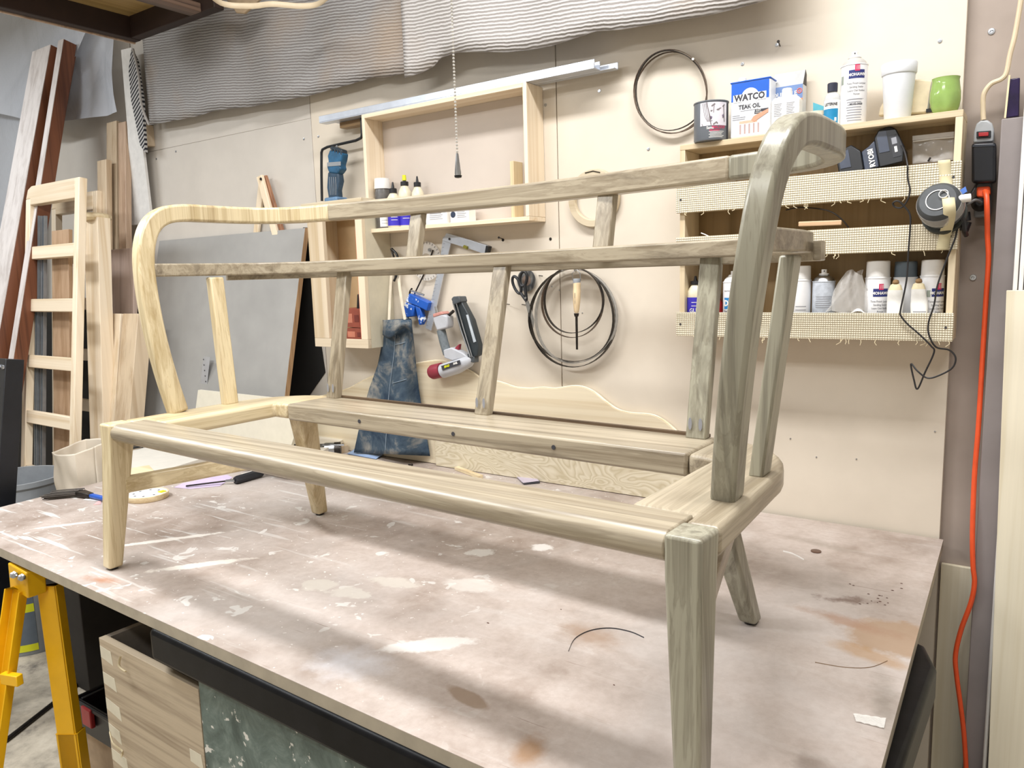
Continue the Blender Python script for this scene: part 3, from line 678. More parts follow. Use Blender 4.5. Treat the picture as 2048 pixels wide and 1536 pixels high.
# ------------------------------------------------------------------ bin, dark box, toolbox, rod on the floor
c = T(75, 1312, 0); vd = (c-CAM); vd.z = 0; vd.normalize(); cb = c+vd*.19
bn = thing('trash_bin', 'grey round bin with black and yellow striped panel beside the sawhorse', 'bin', (cb.x, cb.y, 0))
R_ = .185
build('shell', B().lathe([(R_*.9, .0), (R_*.92, .01), (R_, .70), (R_*1.04, .71), (R_*1.04, .73), (R_*.97, .73), (R_*.9, .03), (0, .03)], cb, n=40), GREYP, bn)
fa = facing(cb)
def bz(py): return 0
for z0, z1, mt in ((.02, .05, LIME), (.05, .19, plain('panel_grey', '5c6670', .5)), (.19, .225, LIME), (.225, .42, plain('panel_grey', '5c6670', .5)), (.42, .45, LIME), (.45, .60, plain('panel_grey', '5c6670', .5)), (.60, .63, LIME)):
    b = B(); r0 = R_*(.92+.08*z0/.7); r1 = R_*(.92+.08*z1/.7)
    b.lathe([(r0+.002, z0), (r1+.002, z1)], cb, n=16, a0=fa-1.35, a1=fa+.05); build('stripe', b, mt, bn)
p0 = T(205, 1392, 0)
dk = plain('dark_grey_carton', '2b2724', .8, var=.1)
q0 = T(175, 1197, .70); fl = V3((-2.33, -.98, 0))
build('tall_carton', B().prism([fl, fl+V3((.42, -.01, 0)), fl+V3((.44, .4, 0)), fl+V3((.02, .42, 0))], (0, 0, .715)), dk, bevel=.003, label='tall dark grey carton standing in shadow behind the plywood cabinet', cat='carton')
# toolbox
tb0 = T(160, 1470, .13); 
tbx = thing('toolbox', 'black open toolbox with red latch standing on a carton', 'toolbox', (tb0.x+.1, tb0.y+.08, .15))
tz = .15
x0, y0 = tb0.x, tb0.y
b = B()
b.box(x0, x0+.30, y0, y0+.012, tz, tz+.10).box(x0, x0+.30, y0+.20, y0+.212, tz, tz+.10).box(x0, x0+.012, y0+.0125, y0+.1995, tz, tz+.10).box(x0+.288, x0+.30, y0+.0125, y0+.1995, tz, tz+.10).box(x0+.0125, x0+.2875, y0+.0125, y0+.1995, tz, tz+.008)
body = build('body', b, BLACKP, tbx, bevel=.003)
build('rim', B().tube([V3((x0-.004, y0-.004, tz+.10)), V3((x0+.304, y0-.004, tz+.10)), V3((x0+.304, y0+.216, tz+.10)), V3((x0-.004, y0+.216, tz+.10))], .008, 8, closed=True), BLACKP, tbx)
build('latch', B().box(x0+.06, x0+.115, y0-.016, y0-.001, tz+.045, tz+.105), RED, tbx, bevel=.004)
build('red_can', B().lathe([(.03, .009), (.03, .13), (.022, .14), (0, .14)], (x0+.13, y0+.09, tz), n=20), RED, label='red can standing inside the black toolbox', cat='can')
build('carton', B().box(x0+.02, x0+.32, y0+.01, y0+.22, 0, tz-.001), plain('brown_carton', 'b09a80', .8), bevel=.002, label='brown cardboard carton on the floor under the black toolbox', cat='carton')
build('floor_rod', B().tube([T(10, 1482, .008), T(185, 1345, .008)], .008, 8), DSTEEL, label='thin dark rod lying on the floor behind the sawhorse', cat='rod')
build('floor_rod', B().tube([T(-30, 1260, .006), T(30, 1240, .006)], .005, 8), DSTEEL, label='short thin rod on the floor left of the grey bin', cat='rod')
# wooden scraps seen under the bench
p = T(163, 1218, .0); build('lumber_offcut', B().obox((p.x, p.y+.05, .2), .14, .08, .4, .5), STUD_P, bevel=.003, label='reddish lumber offcut standing in the dark under the bench', cat='offcut')

# ================================================================== RIGHT SHELF UNIT
sx0, sx1, sz1, sz0 = -.854, -.170, 1.857, 1.322; syf = -.115
su = thing('wall_shelf', 'three-tier plywood wall shelf with woven burlap edging strips', 'shelf', ((sx0+sx1)/2, -.06, sz0))
SHB = wood('shelf_ply', 'dccbac', 'c4ae8a', 'x', .6); SHZ = wood('shelf_ply_z', 'dccbac', 'c4ae8a', 'z', .6)
SHBK = wood('shelf_back_brown', '957d58', '7a643f', 'z', .5)
TH = .015
build('top_board', B().box(sx0, sx1, syf, -.0015, sz1-TH, sz1), SHB, su, bevel=.001)
build('side_board', B().box(sx0, sx0+TH, syf, -.0015, sz0+.002, sz1-TH-.0003), SHZ, su, bevel=.001)
build('side_board', B().box(sx1-TH, sx1, syf, -.0015, sz0+.002, sz1-TH-.0003), SHZ, su, bevel=.001)
build('back_board', B().box(sx0+TH+.0003, sx1-TH-.0003, -.008, -.0015, sz0+.003, sz1-TH-.0003), SHBK, su)
tiers = [(1.742, 1.670), (1.603, 1.540), (1.392, 1.3245)]     # burlap strip top and bottom
m_bur, nt, b = nm('burlap_weave')
t = nt.nodes.new('ShaderNodeTexCoord'); sp = nt.nodes.new('ShaderNodeSeparateXYZ'); nt.links.new(t.outputs['Object'], sp.inputs[0])
wx = math_n(nt, 'ADD', sp.outputs[0], math_n(nt, 'MULTIPLY', noise(nt, t.outputs['Object'], 40, 2), .003))
sxn = math_n(nt, 'ABSOLUTE', math_n(nt, 'SINE', math_n(nt, 'MULTIPLY', wx, PI/.0056)))
szn = math_n(nt, 'ABSOLUTE', math_n(nt, 'SINE', math_n(nt, 'MULTIPLY', sp.outputs[2], PI/.0056)))
hgt = math_n(nt, 'MULTIPLY', math_n(nt, 'POWER', sxn, .45), math_n(nt, 'POWER', szn, .45))
nt.links.new(ramp(nt, hgt, [(.12, lin('b39d74')), (.40, lin('e6dabb')), (.9, lin('f3e9d2'))]), b.inputs['Base Color']); b.inputs['Roughness'].default_value = .9
bump(nt, b, hgt, .9, .003)
rnd = random.Random(2)
for zt_, zb_ in tiers:
    build('shelf_board', B().box(sx0+TH+.0005, sx1-TH-.0005, syf, -.0085, zb_+.006, zb_+.006+TH), SHB, su)
    st_ = build('burlap_strip', B().box(sx0-.006, sx1+.003, syf-.0135, syf-.0005, zb_, zt_), m_bur, su, bevel=.002)
    bb = B()
    for k in range(26):
        x = rnd.uniform(sx0, sx1); l = rnd.uniform(.004, .014)
        bb.tube([V3((x, syf-.012, zb_+.002)), V3((x+rnd.uniform(-.004, .004), syf-.014, zb_-l*.5)), V3((x+rnd.uniform(-.01, .01), syf-.014, zb_-l))], .0008, 4)
    build('frayed_threads', bb, plain('burlap_thread', 'eadcb8', .9), st_, kind='stuff')
    for x in (sx0+.008, sx1-.012):
        build('brad', B().lathe([(.003, 0), (.003, .001)], V3((x, syf-.0136, (zt_+zb_)/2)), V3((0, -1, 0)), 8), INK, st_)
FY = syf
# helper for cans: body profile as (r, z) fractions
def aerosol(px0, px1, y, z0, h, name, label, body, cap='cap', capmat=WHITE, group=None):
    x, r = cyl_from_px(px0, px1, 600 if z0 < 1.6 else 200, y)
    c = V3((x, y, z0)); t = thing(name, label, 'spray can', c, group)
    build('can_body', B().lathe([(r*.93, 0), (r, .004), (r, h*.985), (r*1.04, h*.985), (r*1.04, h), (r*.97, h)], c, n=32), body, t)
    if cap == 'cap':
        build('cap', B().lathe([(r*.97, h-.001), (r*.95, h+.004), (r*.93, h+r*1.35), (r*.85, h+r*1.42), (0, h+r*1.42)], c, n=32), capmat, t)
        fa = facing(c)
        d = B(); d.lathe([(r*.965, h+.004), (r*.965, h+r*.5), (r*.9645, h+r*.75)], c, n=14, a0=fa-.75, a1=fa+.75); build('cap_panel', d, capmat, t)
    else:
        build('dome', B().lathe([(r*.97, h-.001), (r*.85, h+r*.25), (r*.6, h+r*.48), (r*.5, h+r*.5), (r*.5, h+r*.6)], c, n=32), STEEL if cap == 'steel' else capmat, t)
        nz = build('nozzle', B().lathe([(r*.46, h+r*.55), (r*.42, h+r*.7), (r*.24, h+r*.72), (r*.24, h+r*1.05), (r*.2, h+r*1.08), (0, h+r*1.08)], c, n=20), WHITE, t)
        fa = facing(c); build('spray_hole', B().lathe([(.0018, 0), (.0018, .001)], c+V3((math.cos(fa)*r*.24, math.sin(fa)*r*.24, h+r*.92)), V3((math.cos(fa), math.sin(fa), 0)), 8), INK, nz)
    return t, c, r
def lines(t, c, r, zs, a0, a1, mat=INKG, hgt=.0018, name='fine_print'):
    b = B()
    for z, w0, w1 in zs: b.lathe([(r+.0004, z), (r+.0004, z+hgt)], (c.x, c.y, c.z), n=8, a0=a0+(a1-a0)*w0, a1=a0+(a1-a0)*w1)
    return build(name, b, mat, t)
def mohawk(t, c, r, ztop, off, sub=True, word='MOHAWK'):
    """navy band with the white word, magenta emblem above it; off turns the print round the can"""
    a = facing(c)+off
    patch('brand_band', c, r, a-.62, a+.62, c.z+ztop-.021, c.z+ztop-.001, NAVY, t)
    text(word, .0098, (c.x+math.cos(a)*r, c.y+math.sin(a)*r, c.z+ztop-.0125), None, None, WHITEP, t, bend=(c, r+.0005), squash=.9, bold=.0003)
    patch('emblem', c, r, a-.17, a+.2, c.z+ztop-.004, c.z+ztop+.011, MAG, t, 6, lift=.0006)
    b = B()
    for k in (-.05, .05, .13): 
        b.lathe([(r+.0009, c.z+ztop-.001), (r+.0009, c.z+ztop+.009)], (c.x, c.y, 0), n=2, a0=a+k, a1=a+k+.022)
    build('emblem_stripe', b, WHITEP, t)
    if sub:
        for k, (w_, sz) in enumerate((('Tone Finish Lacquer', .0068), ('Sanding Sealer', .0068), ('Laque Clair Scellant', .0062), ('Poncer', .0062))):
            text(w_, sz, (c.x+math.cos(a)*r, c.y+math.sin(a)*r, c.z+ztop-.033-.0085*k), None, None, INK, t, bend=(c, r), squash=.85)
        text('M102-0420', .0072, (c.x+math.cos(a)*r, c.y+math.sin(a)*r, c.z+ztop-.082), None, None, INK, t, bend=(c, r), squash=.9, bold=.0002)
        lines(t, c, r, [(ztop-.070, 0, 1)], a-.6, a+.6, INKG, .0007)
    return a
CANW = plain('can_white_enamel', 'eeeeef', .3, var=.03)
z = sz1 + .0005
# ---- top row
# rocking chair varnish can
x, r = cyl_from_px(1388, 1457, 250, -.095); c = V3((x, -.095, z)); hh = W(1420, 200, -.095-r*.9).z-z
t = thing('varnish_can', 'squat grey can printed with a rocking chair picture', 'can', c)
build('can_body', B().lathe([(r*.96, 0), (r, .004), (r, hh-.003), (r*1.03, hh-.003), (r*1.03, hh), (r*.95, hh), (r*.95, hh-.004), (0, hh-.004)], c, n=36), plain('can_grey', '6a6f75', .4, var=.05), t)
fa = facing(c)+.12
patch('picture', c, r, fa-.78, fa+.92, z+hh*.36, z+hh-.006, plain('picture_pale', 'e4dfe6', .5), t)
def onc(a_, zz, rr): return V3((c.x+rr*math.cos(fa+a_), c.y+rr*math.sin(fa+a_), z+hh*zz))
WD = plain('picture_grey_wood', '77706f', .6)
def stroke(pts, w_, mt=WD, nmx='picture_chair'):
    return build(nmx, B().tube([onc(a_, zz, r+.0006) for a_, zz in pts], w_, 5, flat=.3), mt, t)
for k in range(4): stroke([(-.62+k*.09, .93), (-.50+k*.09, .62), (-.33+k*.05, .46)], .0016)
stroke([(-.38, .95), (-.2, .62), (-.12, .38)], .003); stroke([(-.1, .84), (.1, .9)], .0022); stroke([(.05, .88), (.02, .68)], .002)
stroke([(-.15, .72), (.3, .75), (.72, .88)], .0024); stroke([(.66, .85), (.72, .45)], .0022); stroke([(-.15, .55), (.65, .60)], .005, plain('picture_mauve', '6d5f74', .6)); stroke([(-.1, .47), (.62, .56)], .002)
stroke([(.0, .38), (.2, .44), (.25, .40)], .0022)
stroke([(-.66, .42), (-.6, .36)], .002)
patch('dark_side', c, r, fa+.95, fa+1.15, z+.002, z+hh-.006, INK, t)
for w_, sz, zz, mt in (('SamaN', .010, .305, WHITEP), ('DÉCAPANT', .006, .235, MAG)): 
    text(w_ if mt is MAG else 'Sama', sz, onc(-.18 if mt is WHITEP else .1, zz, r), None, None, mt, t, bend=(c, r), squash=.9, bold=.0002)
text('MALOOF', .0105, onc(.35, .31, r), None, None, MAG, t, bend=(c, r), squash=.9, bold=.0002)
lines(t, c, r, [(hh*q, .2+.05*(k % 2), .9-.06*(k % 3)) for k, q in enumerate((.2, .165, .13, .095, .06))], fa-.5, fa+.8, WHITEP, .0013)
# WATCO teak oil tin
pa, pb = W(1460, 270, -.10), W(1530, 262, -.10)
wx0, wx1 = pa.x, pb.x+.012; wz1 = W(1495, 160, -.10).z-.002
t = thing('teak_oil_tin', 'rectangular tin lettered WATCO TEAK OIL with a blue top band', 'tin', ((wx0+wx1)/2, -.075, z))
build('tin_body', B().box(wx0, wx1, -.100, -.045, z, wz1), plain('tin_white', 'e9ecef', .3, var=.04), t, bevel=.006, seg=3)
build('rim', B().box(wx0-.001, wx1+.001, -.101, -.044, wz1-.002, wz1+.002), plain('tin_blue', '2560c0', .3), t, bevel=.003)
build('spout_cap', B().lathe([(.011, .0022), (.011, .014), (.009, .016), (0, .016)], (wx0+.022, -.07, wz1), n=18), WHITE, t)
o = V3(((wx0+wx1)/2, -.100, z)); hh = wz1-z; ww = wx1-wx0; X_ = V3((1, 0, 0)); U_ = V3((0, 0, 1))
BLU = plain('label_blue', '2360c4', .35, var=.06)
rect('blue_band', o, X_, U_, -ww/2+.003, ww/2-.003, hh*.78, hh-.003, BLU, t)
rect('blue_band', o, X_, U_, -ww/2+.003, -ww/2+.010, hh*.66, hh*.78, BLU, t)
rect('blue_band', o, X_, U_, ww/2-.010, ww/2-.003, hh*.66, hh*.78, BLU, t)
b = B().lathe([(.0235, 0), (.0235, .0005)], o+V3((0, -.0004, hh*.71)), V3((0, -1, 0)), 28); build('badge', b, plain('badge_white', 'e6e8ea', .5), t)
rect('badge_bar', o, X_, U_, -ww/2+.008, ww/2-.010, hh*.64, hh*.775, plain('badge_white', 'e6e8ea', .5), t, lift=.0007)
rot = V3((1, 0, 0))
text('WATCO', .0225, o+V3((-.001, 0, hh*.708)), X_, U_, INK, t, depth=.0015, squash=.93, bold=.0009)
text('TEAK OIL', .0155, o+V3((-.001, 0, hh*.545)), X_, U_, INK, t, depth=.001, squash=.88, bold=.0004)
bb = B()
for k, (a_, l_) in enumerate(((0, .02), (.004, .035), (.008, .034))): bb.box(o.x-ww/2+.006, o.x-ww/2+.006+l_, -.1006, -.1002, z+hh*(.40-.035*k), z+hh*(.40-.035*k)+.0018)
bb.box(o.x-.025, o.x+.022, -.1006, -.1002, z+hh*.475, z+hh*.475+.0014)
build('fine_print', bb, INKG, t)
build('flag', B().prism([o+V3((.012, -.0005, hh*.40)), o+V3((ww/2-.004, -.0005, hh*.40)), o+V3((ww/2-.004, -.0005, hh*.475)), o+V3((.014, -.0005, hh*.475))], (0, -.0004, 0)), INK, t)
text('EASY', .0065, o+V3((.0235, 0, hh*.453)), X_, U_, WHITEP, t, depth=.0013, squash=.9); text('WIPE-ON', .0045, o+V3((.0235, 0, hh*.418)), X_, U_, WHITEP, t, depth=.0013, squash=.9)
build('picture_hand', B().prism([o+V3((a_, -.0008, hh*q_)) for a_, q_ in ((.004, .30), (.012, .26), (.022, .30), (ww/2-.004, .40), (ww/2-.004, .46), (.02, .39), (.010, .36))], (0, -.0004, 0)), plain('skin_print', 'd39a7d', .6), t)
rect('picture_table', o, X_, U_, -.028, .02, hh*.25, hh*.30, plain('peach_print', 'e3b49a', .6), t)
rect('picture_table', o, X_, U_, -ww/2+.006, ww/2-.006, hh*.05, hh*.25, plain('picture_pale', 'e4dfe6', .5), t)
for k in range(5): rect('picture_post', o, X_, U_, -.027+k*.012, -.0225+k*.012, hh*.07, hh*.24, plain('picture_greypost', 'b59c96', .6), t, lift=.0007)
# carton behind (DURABLE style) with flap
pa, pb = W(1545, 250, -.05), W(1604, 245, -.05)
x0, x1 = pa.x-.006, pb.x; z1 = W(1575, 172, -.05).z
t = thing('blade_carton', 'blue and white carton with open grey flap behind the white bottle', 'carton', ((x0+x1)/2, -.03, z))
build('carton_body', B().box(x0, x1, -.05, -.012, z, z1), plain('carton_white', 'dcdcdc', .6), t, bevel=.001)
o = V3(((x0+x1)/2, -.05, z)); hh = z1-z; ww = x1-x0
rect('blue_band', o, X_, U_, -ww/2, ww/2, hh*.72, hh, plain('carton_blue', '6c86b4', .5), t)
rect('orange_band', o, X_, U_, -ww/2, ww/2, hh*.655, hh*.72, plain('carton_orange', 'f08a4a', .5), t)
text('DURABLE', .016, o+V3((-.004, 0, hh*.83)), X_, U_, WHITEP, t, depth=.0012, squash=.9, bold=.0004)
build('ring_mark', B().tube([o+V3((.033+.006*math.cos(k*PI/6), -.001, hh*.87+.006*math.sin(k*PI/6))) for k in range(12)], .0012, 5, closed=True), plain('carton_red', 'e8674f', .5), t)
build('ring_dot', B().lathe([(.0025, 0), (.0025, .0006)], o+V3((.033, -.0005, hh*.87)), V3((0, -1, 0)), 10), plain('carton_red', 'e8674f', .5), t)
fz = W(1575, 143, -.035).z
build('flap', B().hexa([V3((x0, -.0495, z1)), V3((x1, -.0495, z1)), V3((x1, -.0485, z1)), V3((x0, -.0485, z1)), V3((x0+.003, -.024, fz)), V3((x1-.001, -.024, fz)), V3((x1-.001, -.023, fz)), V3((x0+.003, -.023, fz))]), plain('flap_grey', 'b3b3b2', .6), t)
build('flap_side', B().hexa([V3((x1-.001, -.048, z1)), V3((x1, -.048, z1)), V3((x1, -.013, z1)), V3((x1-.001, -.013, z1)), V3((x1-.001, -.024, fz)), V3((x1, -.024, fz)), V3((x1, -.013, fz-.01)), V3((x1-.001, -.013, fz-.01))]), plain('flap_dark', '4d4a48', .7), t)
# white flat bottle
pa, pb = W(1541, 250, -.09), W(1598, 244, -.09); x0, x1 = pa.x, pb.x; xm = (x0+x1)/2; z1 = W(1570, 192, -.09).z
t = thing('white_bottle', 'flat white plastic bottle with printed back label in front of the carton', 'bottle', (xm, -.075, z))
o = V3((xm, -.09, z)); hh = z1-z; ww = x1-x0
sh_ = [(-ww/2, 0), (ww/2, 0), (ww/2, hh*.9), (ww/2-.008, hh*.985), (.012, hh), (-.012, hh), (-ww/2+.008, hh*.985), (-ww/2, hh*.9)]
build('bottle_body', B().prism([o+V3((a_, 0, q_)) for a_, q_ in sh_], (0, .034, 0)), WHITE, t, bevel=.004, seg=3)
build('cap', B().lathe([(.0125, hh+.0002), (.0125, hh+.019), (.011, hh+.021), (0, hh+.021)], (xm, -.073, z), n=22), WHITE, t)
bb = B()
for cx_ in (-.028, .004):
    for k in range(8): bb.box(xm+cx_, xm+cx_+.02-(k % 3)*.002, -.0906, -.0902, z+hh*(.80-.045*k), z+hh*(.80-.045*k)+.0013)
build('fine_print', bb, INKG, t)
# tape roll and paper
x, r = cyl_from_px(1605, 1652, 230, -.07); c = V3((x+.004, -.07, z))
t = thing('tape_rolls', 'stack of flat tape rolls beside the mouthwash bottle', 'tape', c)
for k, (mt, h0, h1) in enumerate(((plain('tape_grey', '8e8679', .7), 0, .014), (WHITEP, .0145, .022), (plain('tape_grey', '8e8679', .7), .0225, .034), (plain('tape_cream', 'dcd3bd', .7), .0345, .045))):
    build('tape_roll', B().lathe([(.012, h0), (r, h0), (r, h1), (.012, h1), (.012, h0)], c, n=30), mt, t)
build('folded_wrapper', B().hexa([V3((x-.012, -.03, z+.046)), V3((x+.02, -.03, z+.046)), V3((x+.02, -.028, z+.046)), V3((x-.012, -.028, z+.046)), V3((x-.012, -.035, z+.078)), V3((x+.028, -.04, z+.058)), V3((x+.028, -.038, z+.058)), V3((x-.012, -.033, z+.078))]), plain('wrapper_teal', '5fb4c8', .5), label='small teal and white folded wrapper behind the tape rolls', cat='wrapper')
# mouthwash
x, r = cyl_from_px(1647, 1681, 220, -.085); c = V3((x, -.085, z)); zt_ = W(1662, 167, -.085).z-z
t = thing('mouthwash_bottle', 'small teal labelled mouthwash bottle with dark cap', 'bottle', c)
build('bottle_body', B().lathe([(r*.9, 0), (r, .003), (r, zt_*.62), (r*.85, zt_*.72), (r*.55, zt_*.78), (r*.5, zt_*.80)], c, n=28, sq=.85), plain('clear_grey_plastic', 'c3c3bf', .15, var=.05), t)
build('cap', B().lathe([(r*.6, zt_*.80), (r*.62, zt_*.985), (r*.55, zt_), (0, zt_)], c, n=22), plain('cap_navy', '2e3140', .4), t)
fa = facing(c)
patch('label', c, r, fa-1.2, fa+1.2, z+.004, z+zt_*.60, WHITEP, t); patch('label_teal', c, r, fa-1.2, fa+.75, z+.004, z+zt_*.40, plain('teal', '1d86b4', .4, var=.15), t, lift=.0007)
text('LISTERINE', .0095, (c.x+math.cos(fa-.15)*r, c.y+math.sin(fa-.15)*r, z+zt_*.50), None, None, INK, t, bend=(c, r+.0006), squash=.75, bold=.0003)
text('COOL MINT', .004, (c.x+math.cos(fa-.15)*r, c.y+math.sin(fa-.15)*r, z+zt_*.435), None, None, INKG, t, bend=(c, r+.0006), squash=.9)
patch('badge', c, r, fa+.3, fa+.55, z+zt_*.12, z+zt_*.2, WHITEP, t, 4, lift=.001)
# Mohawk can
h = W(1705, 133, -.075).z-z
t, c, r = aerosol(1680, 1734, -.075, z, h, 'spray_can', 'tall white spray can with navy MOHAWK label on the top shelf', CANW, 'grey', plain('dome_grey', 'b7b4ae', .35))
a = mohawk(t, c, r, h-.014, .22)
lines(t, c, r, [(h*.40-k*.0062, .0+.04*(k % 3), 1-.05*(k % 2)) for k in range(9)], a-.75, a+.45)
patch('recycling_box', c, r, a-1.35, a-1.08, z+h*.68, z+h*.82, plain('sage_print', '9aa396', .6), t, 4)
# foam cup
x, r = cyl_from_px(1762, 1834, 150, -.07); xb, rb_ = cyl_from_px(1768, 1822, 228, -.07)
c = V3(((x+xb)/2, -.068, z)); h = W(1797, 128, -.068).z-z
t = thing('foam_cup', 'tall white foam cup with rolled rim on the top shelf', 'cup', c)
build('cup_body', B().lathe([(rb_*.93, 0), (rb_, .003), (r*.93, h*.80), (r*.97, h*.80), (r, h*.815), (r*1.02, h*.985), (r*.99, h), (r*.93, h), (rb_*.9, .006), (0, .006)], c, n=40), plain('foam', 'e3e6ea', .6, var=.07, scale=14), t)
# paper pouch behind
t = thing('paper_pouch', 'crumpled cream paper pouch behind the foam cup', 'pouch', (c.x+.05, -.03, z))
q = [(1756, 232), (1760, 215), (1790, 160), (1840, 158), (1866, 160), (1858, 220), (1850, 226)]
build('pouch_body', B().prism([W(px, py, -.045) for px, py in q], (0, .02, 0)), plain('pouch_cream', 'e2d3b4', .7, var=.08, scale=40, bmp=.5), t, bevel=.004)
build('seam', B().tube([W(1866, 160, -.05), W(1861, 185, -.05), W(1856, 222, -.05)], .0025, 6), plain('seam_grey', '8c8a80', .7), t)
build('black_tag', B().obox(W(1858, 221, -.052), .012, .006, .008, 0), BLACKP, t)
# green mug upside: ribbed tulip foot
x, r = cyl_from_px(1858, 1922, 200, -.07); c = V3((x, -.068, z)); h = W(1890, 157, -.068).z-z
t = thing('green_mug', 'glossy light green ceramic pot with lobed foot at the shelf end', 'pot', c)
n_ = 40; prof = [(.62, 0), (.80, .05), (.93, .18), (1.0, .38), (.98, .60), (.90, .80), (.86, .93), (.90, 1.0), (.82, 1.0), (.78, .9), (.8, .5), (.5, .1)]
vs = []; fs = []
for i, (rr, hh) in enumerate(prof):
    for k in range(n_):
        a_ = 2*PI*k/n_; lob = 1-.22*max(0, (.45-hh)/.45)*(0.5-0.5*math.cos(a_*5)) if i < 9 else 1
        vs.append(c+V3((r*rr*lob*math.cos(a_), r*rr*lob*math.sin(a_), h*hh)))
for i in range(len(prof)-1):
    for k in range(n_): fs.append((i*n_+k, i*n_+(k+1) % n_, (i+1)*n_+(k+1) % n_, (i+1)*n_+k))
fs += [tuple(range(n_-1, -1, -1)), tuple(range((len(prof)-1)*n_, len(prof)*n_))]
build('glazed_body', B().add(vs, fs), plain('green_glaze', '93b062', .12, var=.15, scale=22), t, ang=60)

# ---- tier 1: battery charger with cord, zip bag
zs = tiers[0][1]+.006+TH+.0008
ch = thing('battery_charger', 'black battery charger lettered RYOBI tilted on the upper shelf', 'charger', W(1745, 330, -.08))
def CH(a_, d_, e_):   # a along the charger's length (right), d depth to the wall, e height
    return ch_o + ch_x*a_ + ch_y*d_ + ch_z*e_
ch_o = W(1690, 330, -.105); ch_o.z = 1.7325
ch_x = V3((.96, .05, .20)).normalized(); ch_y = V3((-.05, .99, -.12)); ch_y = (ch_y-ch_x*ch_y.dot(ch_x)).normalized(); ch_z = ch_x.cross(ch_y)
def chb(a0_, a1_, d0, d1, e0, e1): return B().hexa([CH(a0_, d0, e0), CH(a1_, d0, e0), CH(a1_, d1, e0), CH(a0_, d1, e0), CH(a0_, d0, e1), CH(a1_, d0, e1), CH(a1_, d1, e1), CH(a0_, d1, e1)])
CHM = plain('charger_black', '14161a', .35, var=.3, scale=25); CHG = plain('charger_blue_grey', '3b4252', .35, var=.15, scale=30)
CS = 1.02
build('left_block', B().prism([CH(q_[0]*CS, 0, q_[1]*CS) for q_ in ((-.012, .0), (.03, -.006), (.045, .006), (.045, .050), (.026, .072), (.002, .066), (-.012, .05))], ch_y*.07), CHM, ch, bevel=.003)
build('bridge', B().prism([CH(q_[0]*CS, .002, q_[1]*CS) for q_ in ((.045, .0), (.078, .0), (.078, .066), (.062, .055), (.046, .048))], ch_y*.062), CHG, ch, bevel=.002)
build('right_block', B().prism([CH(q_[0]*CS, -.004, q_[1]*CS) for q_ in ((.078, -.004), (.13, -.006), (.138, .03), (.128, .075), (.115, .088), (.09, .086), (.078, .07))], ch_y*.075), CHM, ch, bevel=.003)
build('front_plate', B().prism([CH(q_[0]*CS, -.0045, q_[1]*CS) for q_ in ((.084, .03), (.106, .028), (.106, .078), (.090, .080), (.084, .07))], -ch_y*.001), CHG, ch)
build('front_plate', B().prism([CH(q_[0]*CS, -.0008, q_[1]*CS) for q_ in ((-.006, .02), (.018, .018), (.018, .062), (.004, .058), (-.006, .048))], -ch_y*.001), CHG, ch)
text('RYOBI', .017, CH(.0665, .0013, .026), ch_z, -ch_x, WHITEP, ch, depth=.0012, squash=.95, bold=.0006)
rect('info_label', CH(.122, -.0045, .03), ch_x, ch_z, -.009, .009, -.02, .034, plain('label_dark', '2b2c31', .5), ch)
rect('info_print', CH(.122, -.0045, .03), ch_x, ch_z, -.006, .005, .012, .028, INKG, ch, lift=.0009)
rect('info_print', CH(.122, -.0045, .03), ch_x, ch_z, -.003, .003, -.008, .006, WHITEP, ch, lift=.0009)
CBL = plain('black_cable', '242223', .5, var=.2)
def cord_px(name, pts, r, mat, n=6, parent=None, **k):
    return build(name, B().tube(spline([W(px, py, y) for px, py, y in pts], n), r, 7), mat, parent, **k)
cord_px('cord', [(1795, 282, -.08), (1808, 300, -.11), (1815, 330, -.14), (1815, 345, -.137), (1816, 360, -.137), (1820, 380, -.137), (1815, 400, -.137), (1803, 415, -.137), (1790, 414, -.137), (1786, 406, -.14), (1796, 402, -.143), (1808, 412, -.14), (1820, 430, -.137), (1820, 460, -.137), (1817, 500, -.137), (1813, 560, -.137), (1801, 620, -.137), (1802, 632, -.137), (1815, 648, -.137), (1840, 670, -.137), (1862, 692, -.135), (1868, 705, -.13), (1850, 745, -.12), (1835, 778, -.11), (1828, 760, -.11), (1822, 728, -.11), (1835, 742, -.12), (1855, 756, -.12), (1880, 750, -.12), (1905, 735, -.12), (1911, 715, -.12), (1898, 700, -.12), (1872, 694, -.13), (1858, 670, -.137), (1857, 645, -.137), (1868, 610, -.137), (1875, 570, -.137), (1893, 520, -.137), (1905, 490, -.137), (1912, 470, -.137), (1920, 430, -.12), (1930, 405, -.09), (1945, 385, -.06), (1955, 366, -.045)], .0021, CBL, parent=ch)
t = thing('zip_bag', 'clear zip bag with a few screws propped on the upper shelf', 'bag', W(1870, 325, -.06))
m_bag, nt, b = nm('clear_bag'); b.inputs['Base Color'].default_value = lin('e8e4de'); b.inputs['Alpha'].default_value = .38; b.inputs['Roughness'].default_value = .12
v = coords(nt); bump(nt, b, noise(nt, v, 25, 3), .5, .004)
q = [W(1825, 328, -.06), W(1908, 320, -.06), W(1908, 263, -.05), W(1825, 272, -.05)]
build('bag_film', B().grid(lambda u, vv: q[0].lerp(q[1], u).lerp(q[3].lerp(q[2], u), vv)+V3((0, -.004*math.sin(u*9)*math.sin(vv*7), 0)), 14, 10), m_bag, t, solid=.0008)
build('zip_seal', B().tube([W(1826, 283, -.057), W(1865, 278, -.058), W(1908, 274, -.057)], .0018, 6), WHITE, t)
build('loose_screw', B().tube([W(1856, 323, -.064), W(1861, 315, -.064)], .0022, 6), DSTEEL, t)
build('label_strip', B().prism([W(1825, 272, -.062), W(1908, 263, -.062), W(1908, 272, -.062), W(1825, 281, -.062)], (0, -.0003, 0)), m_bag, t)

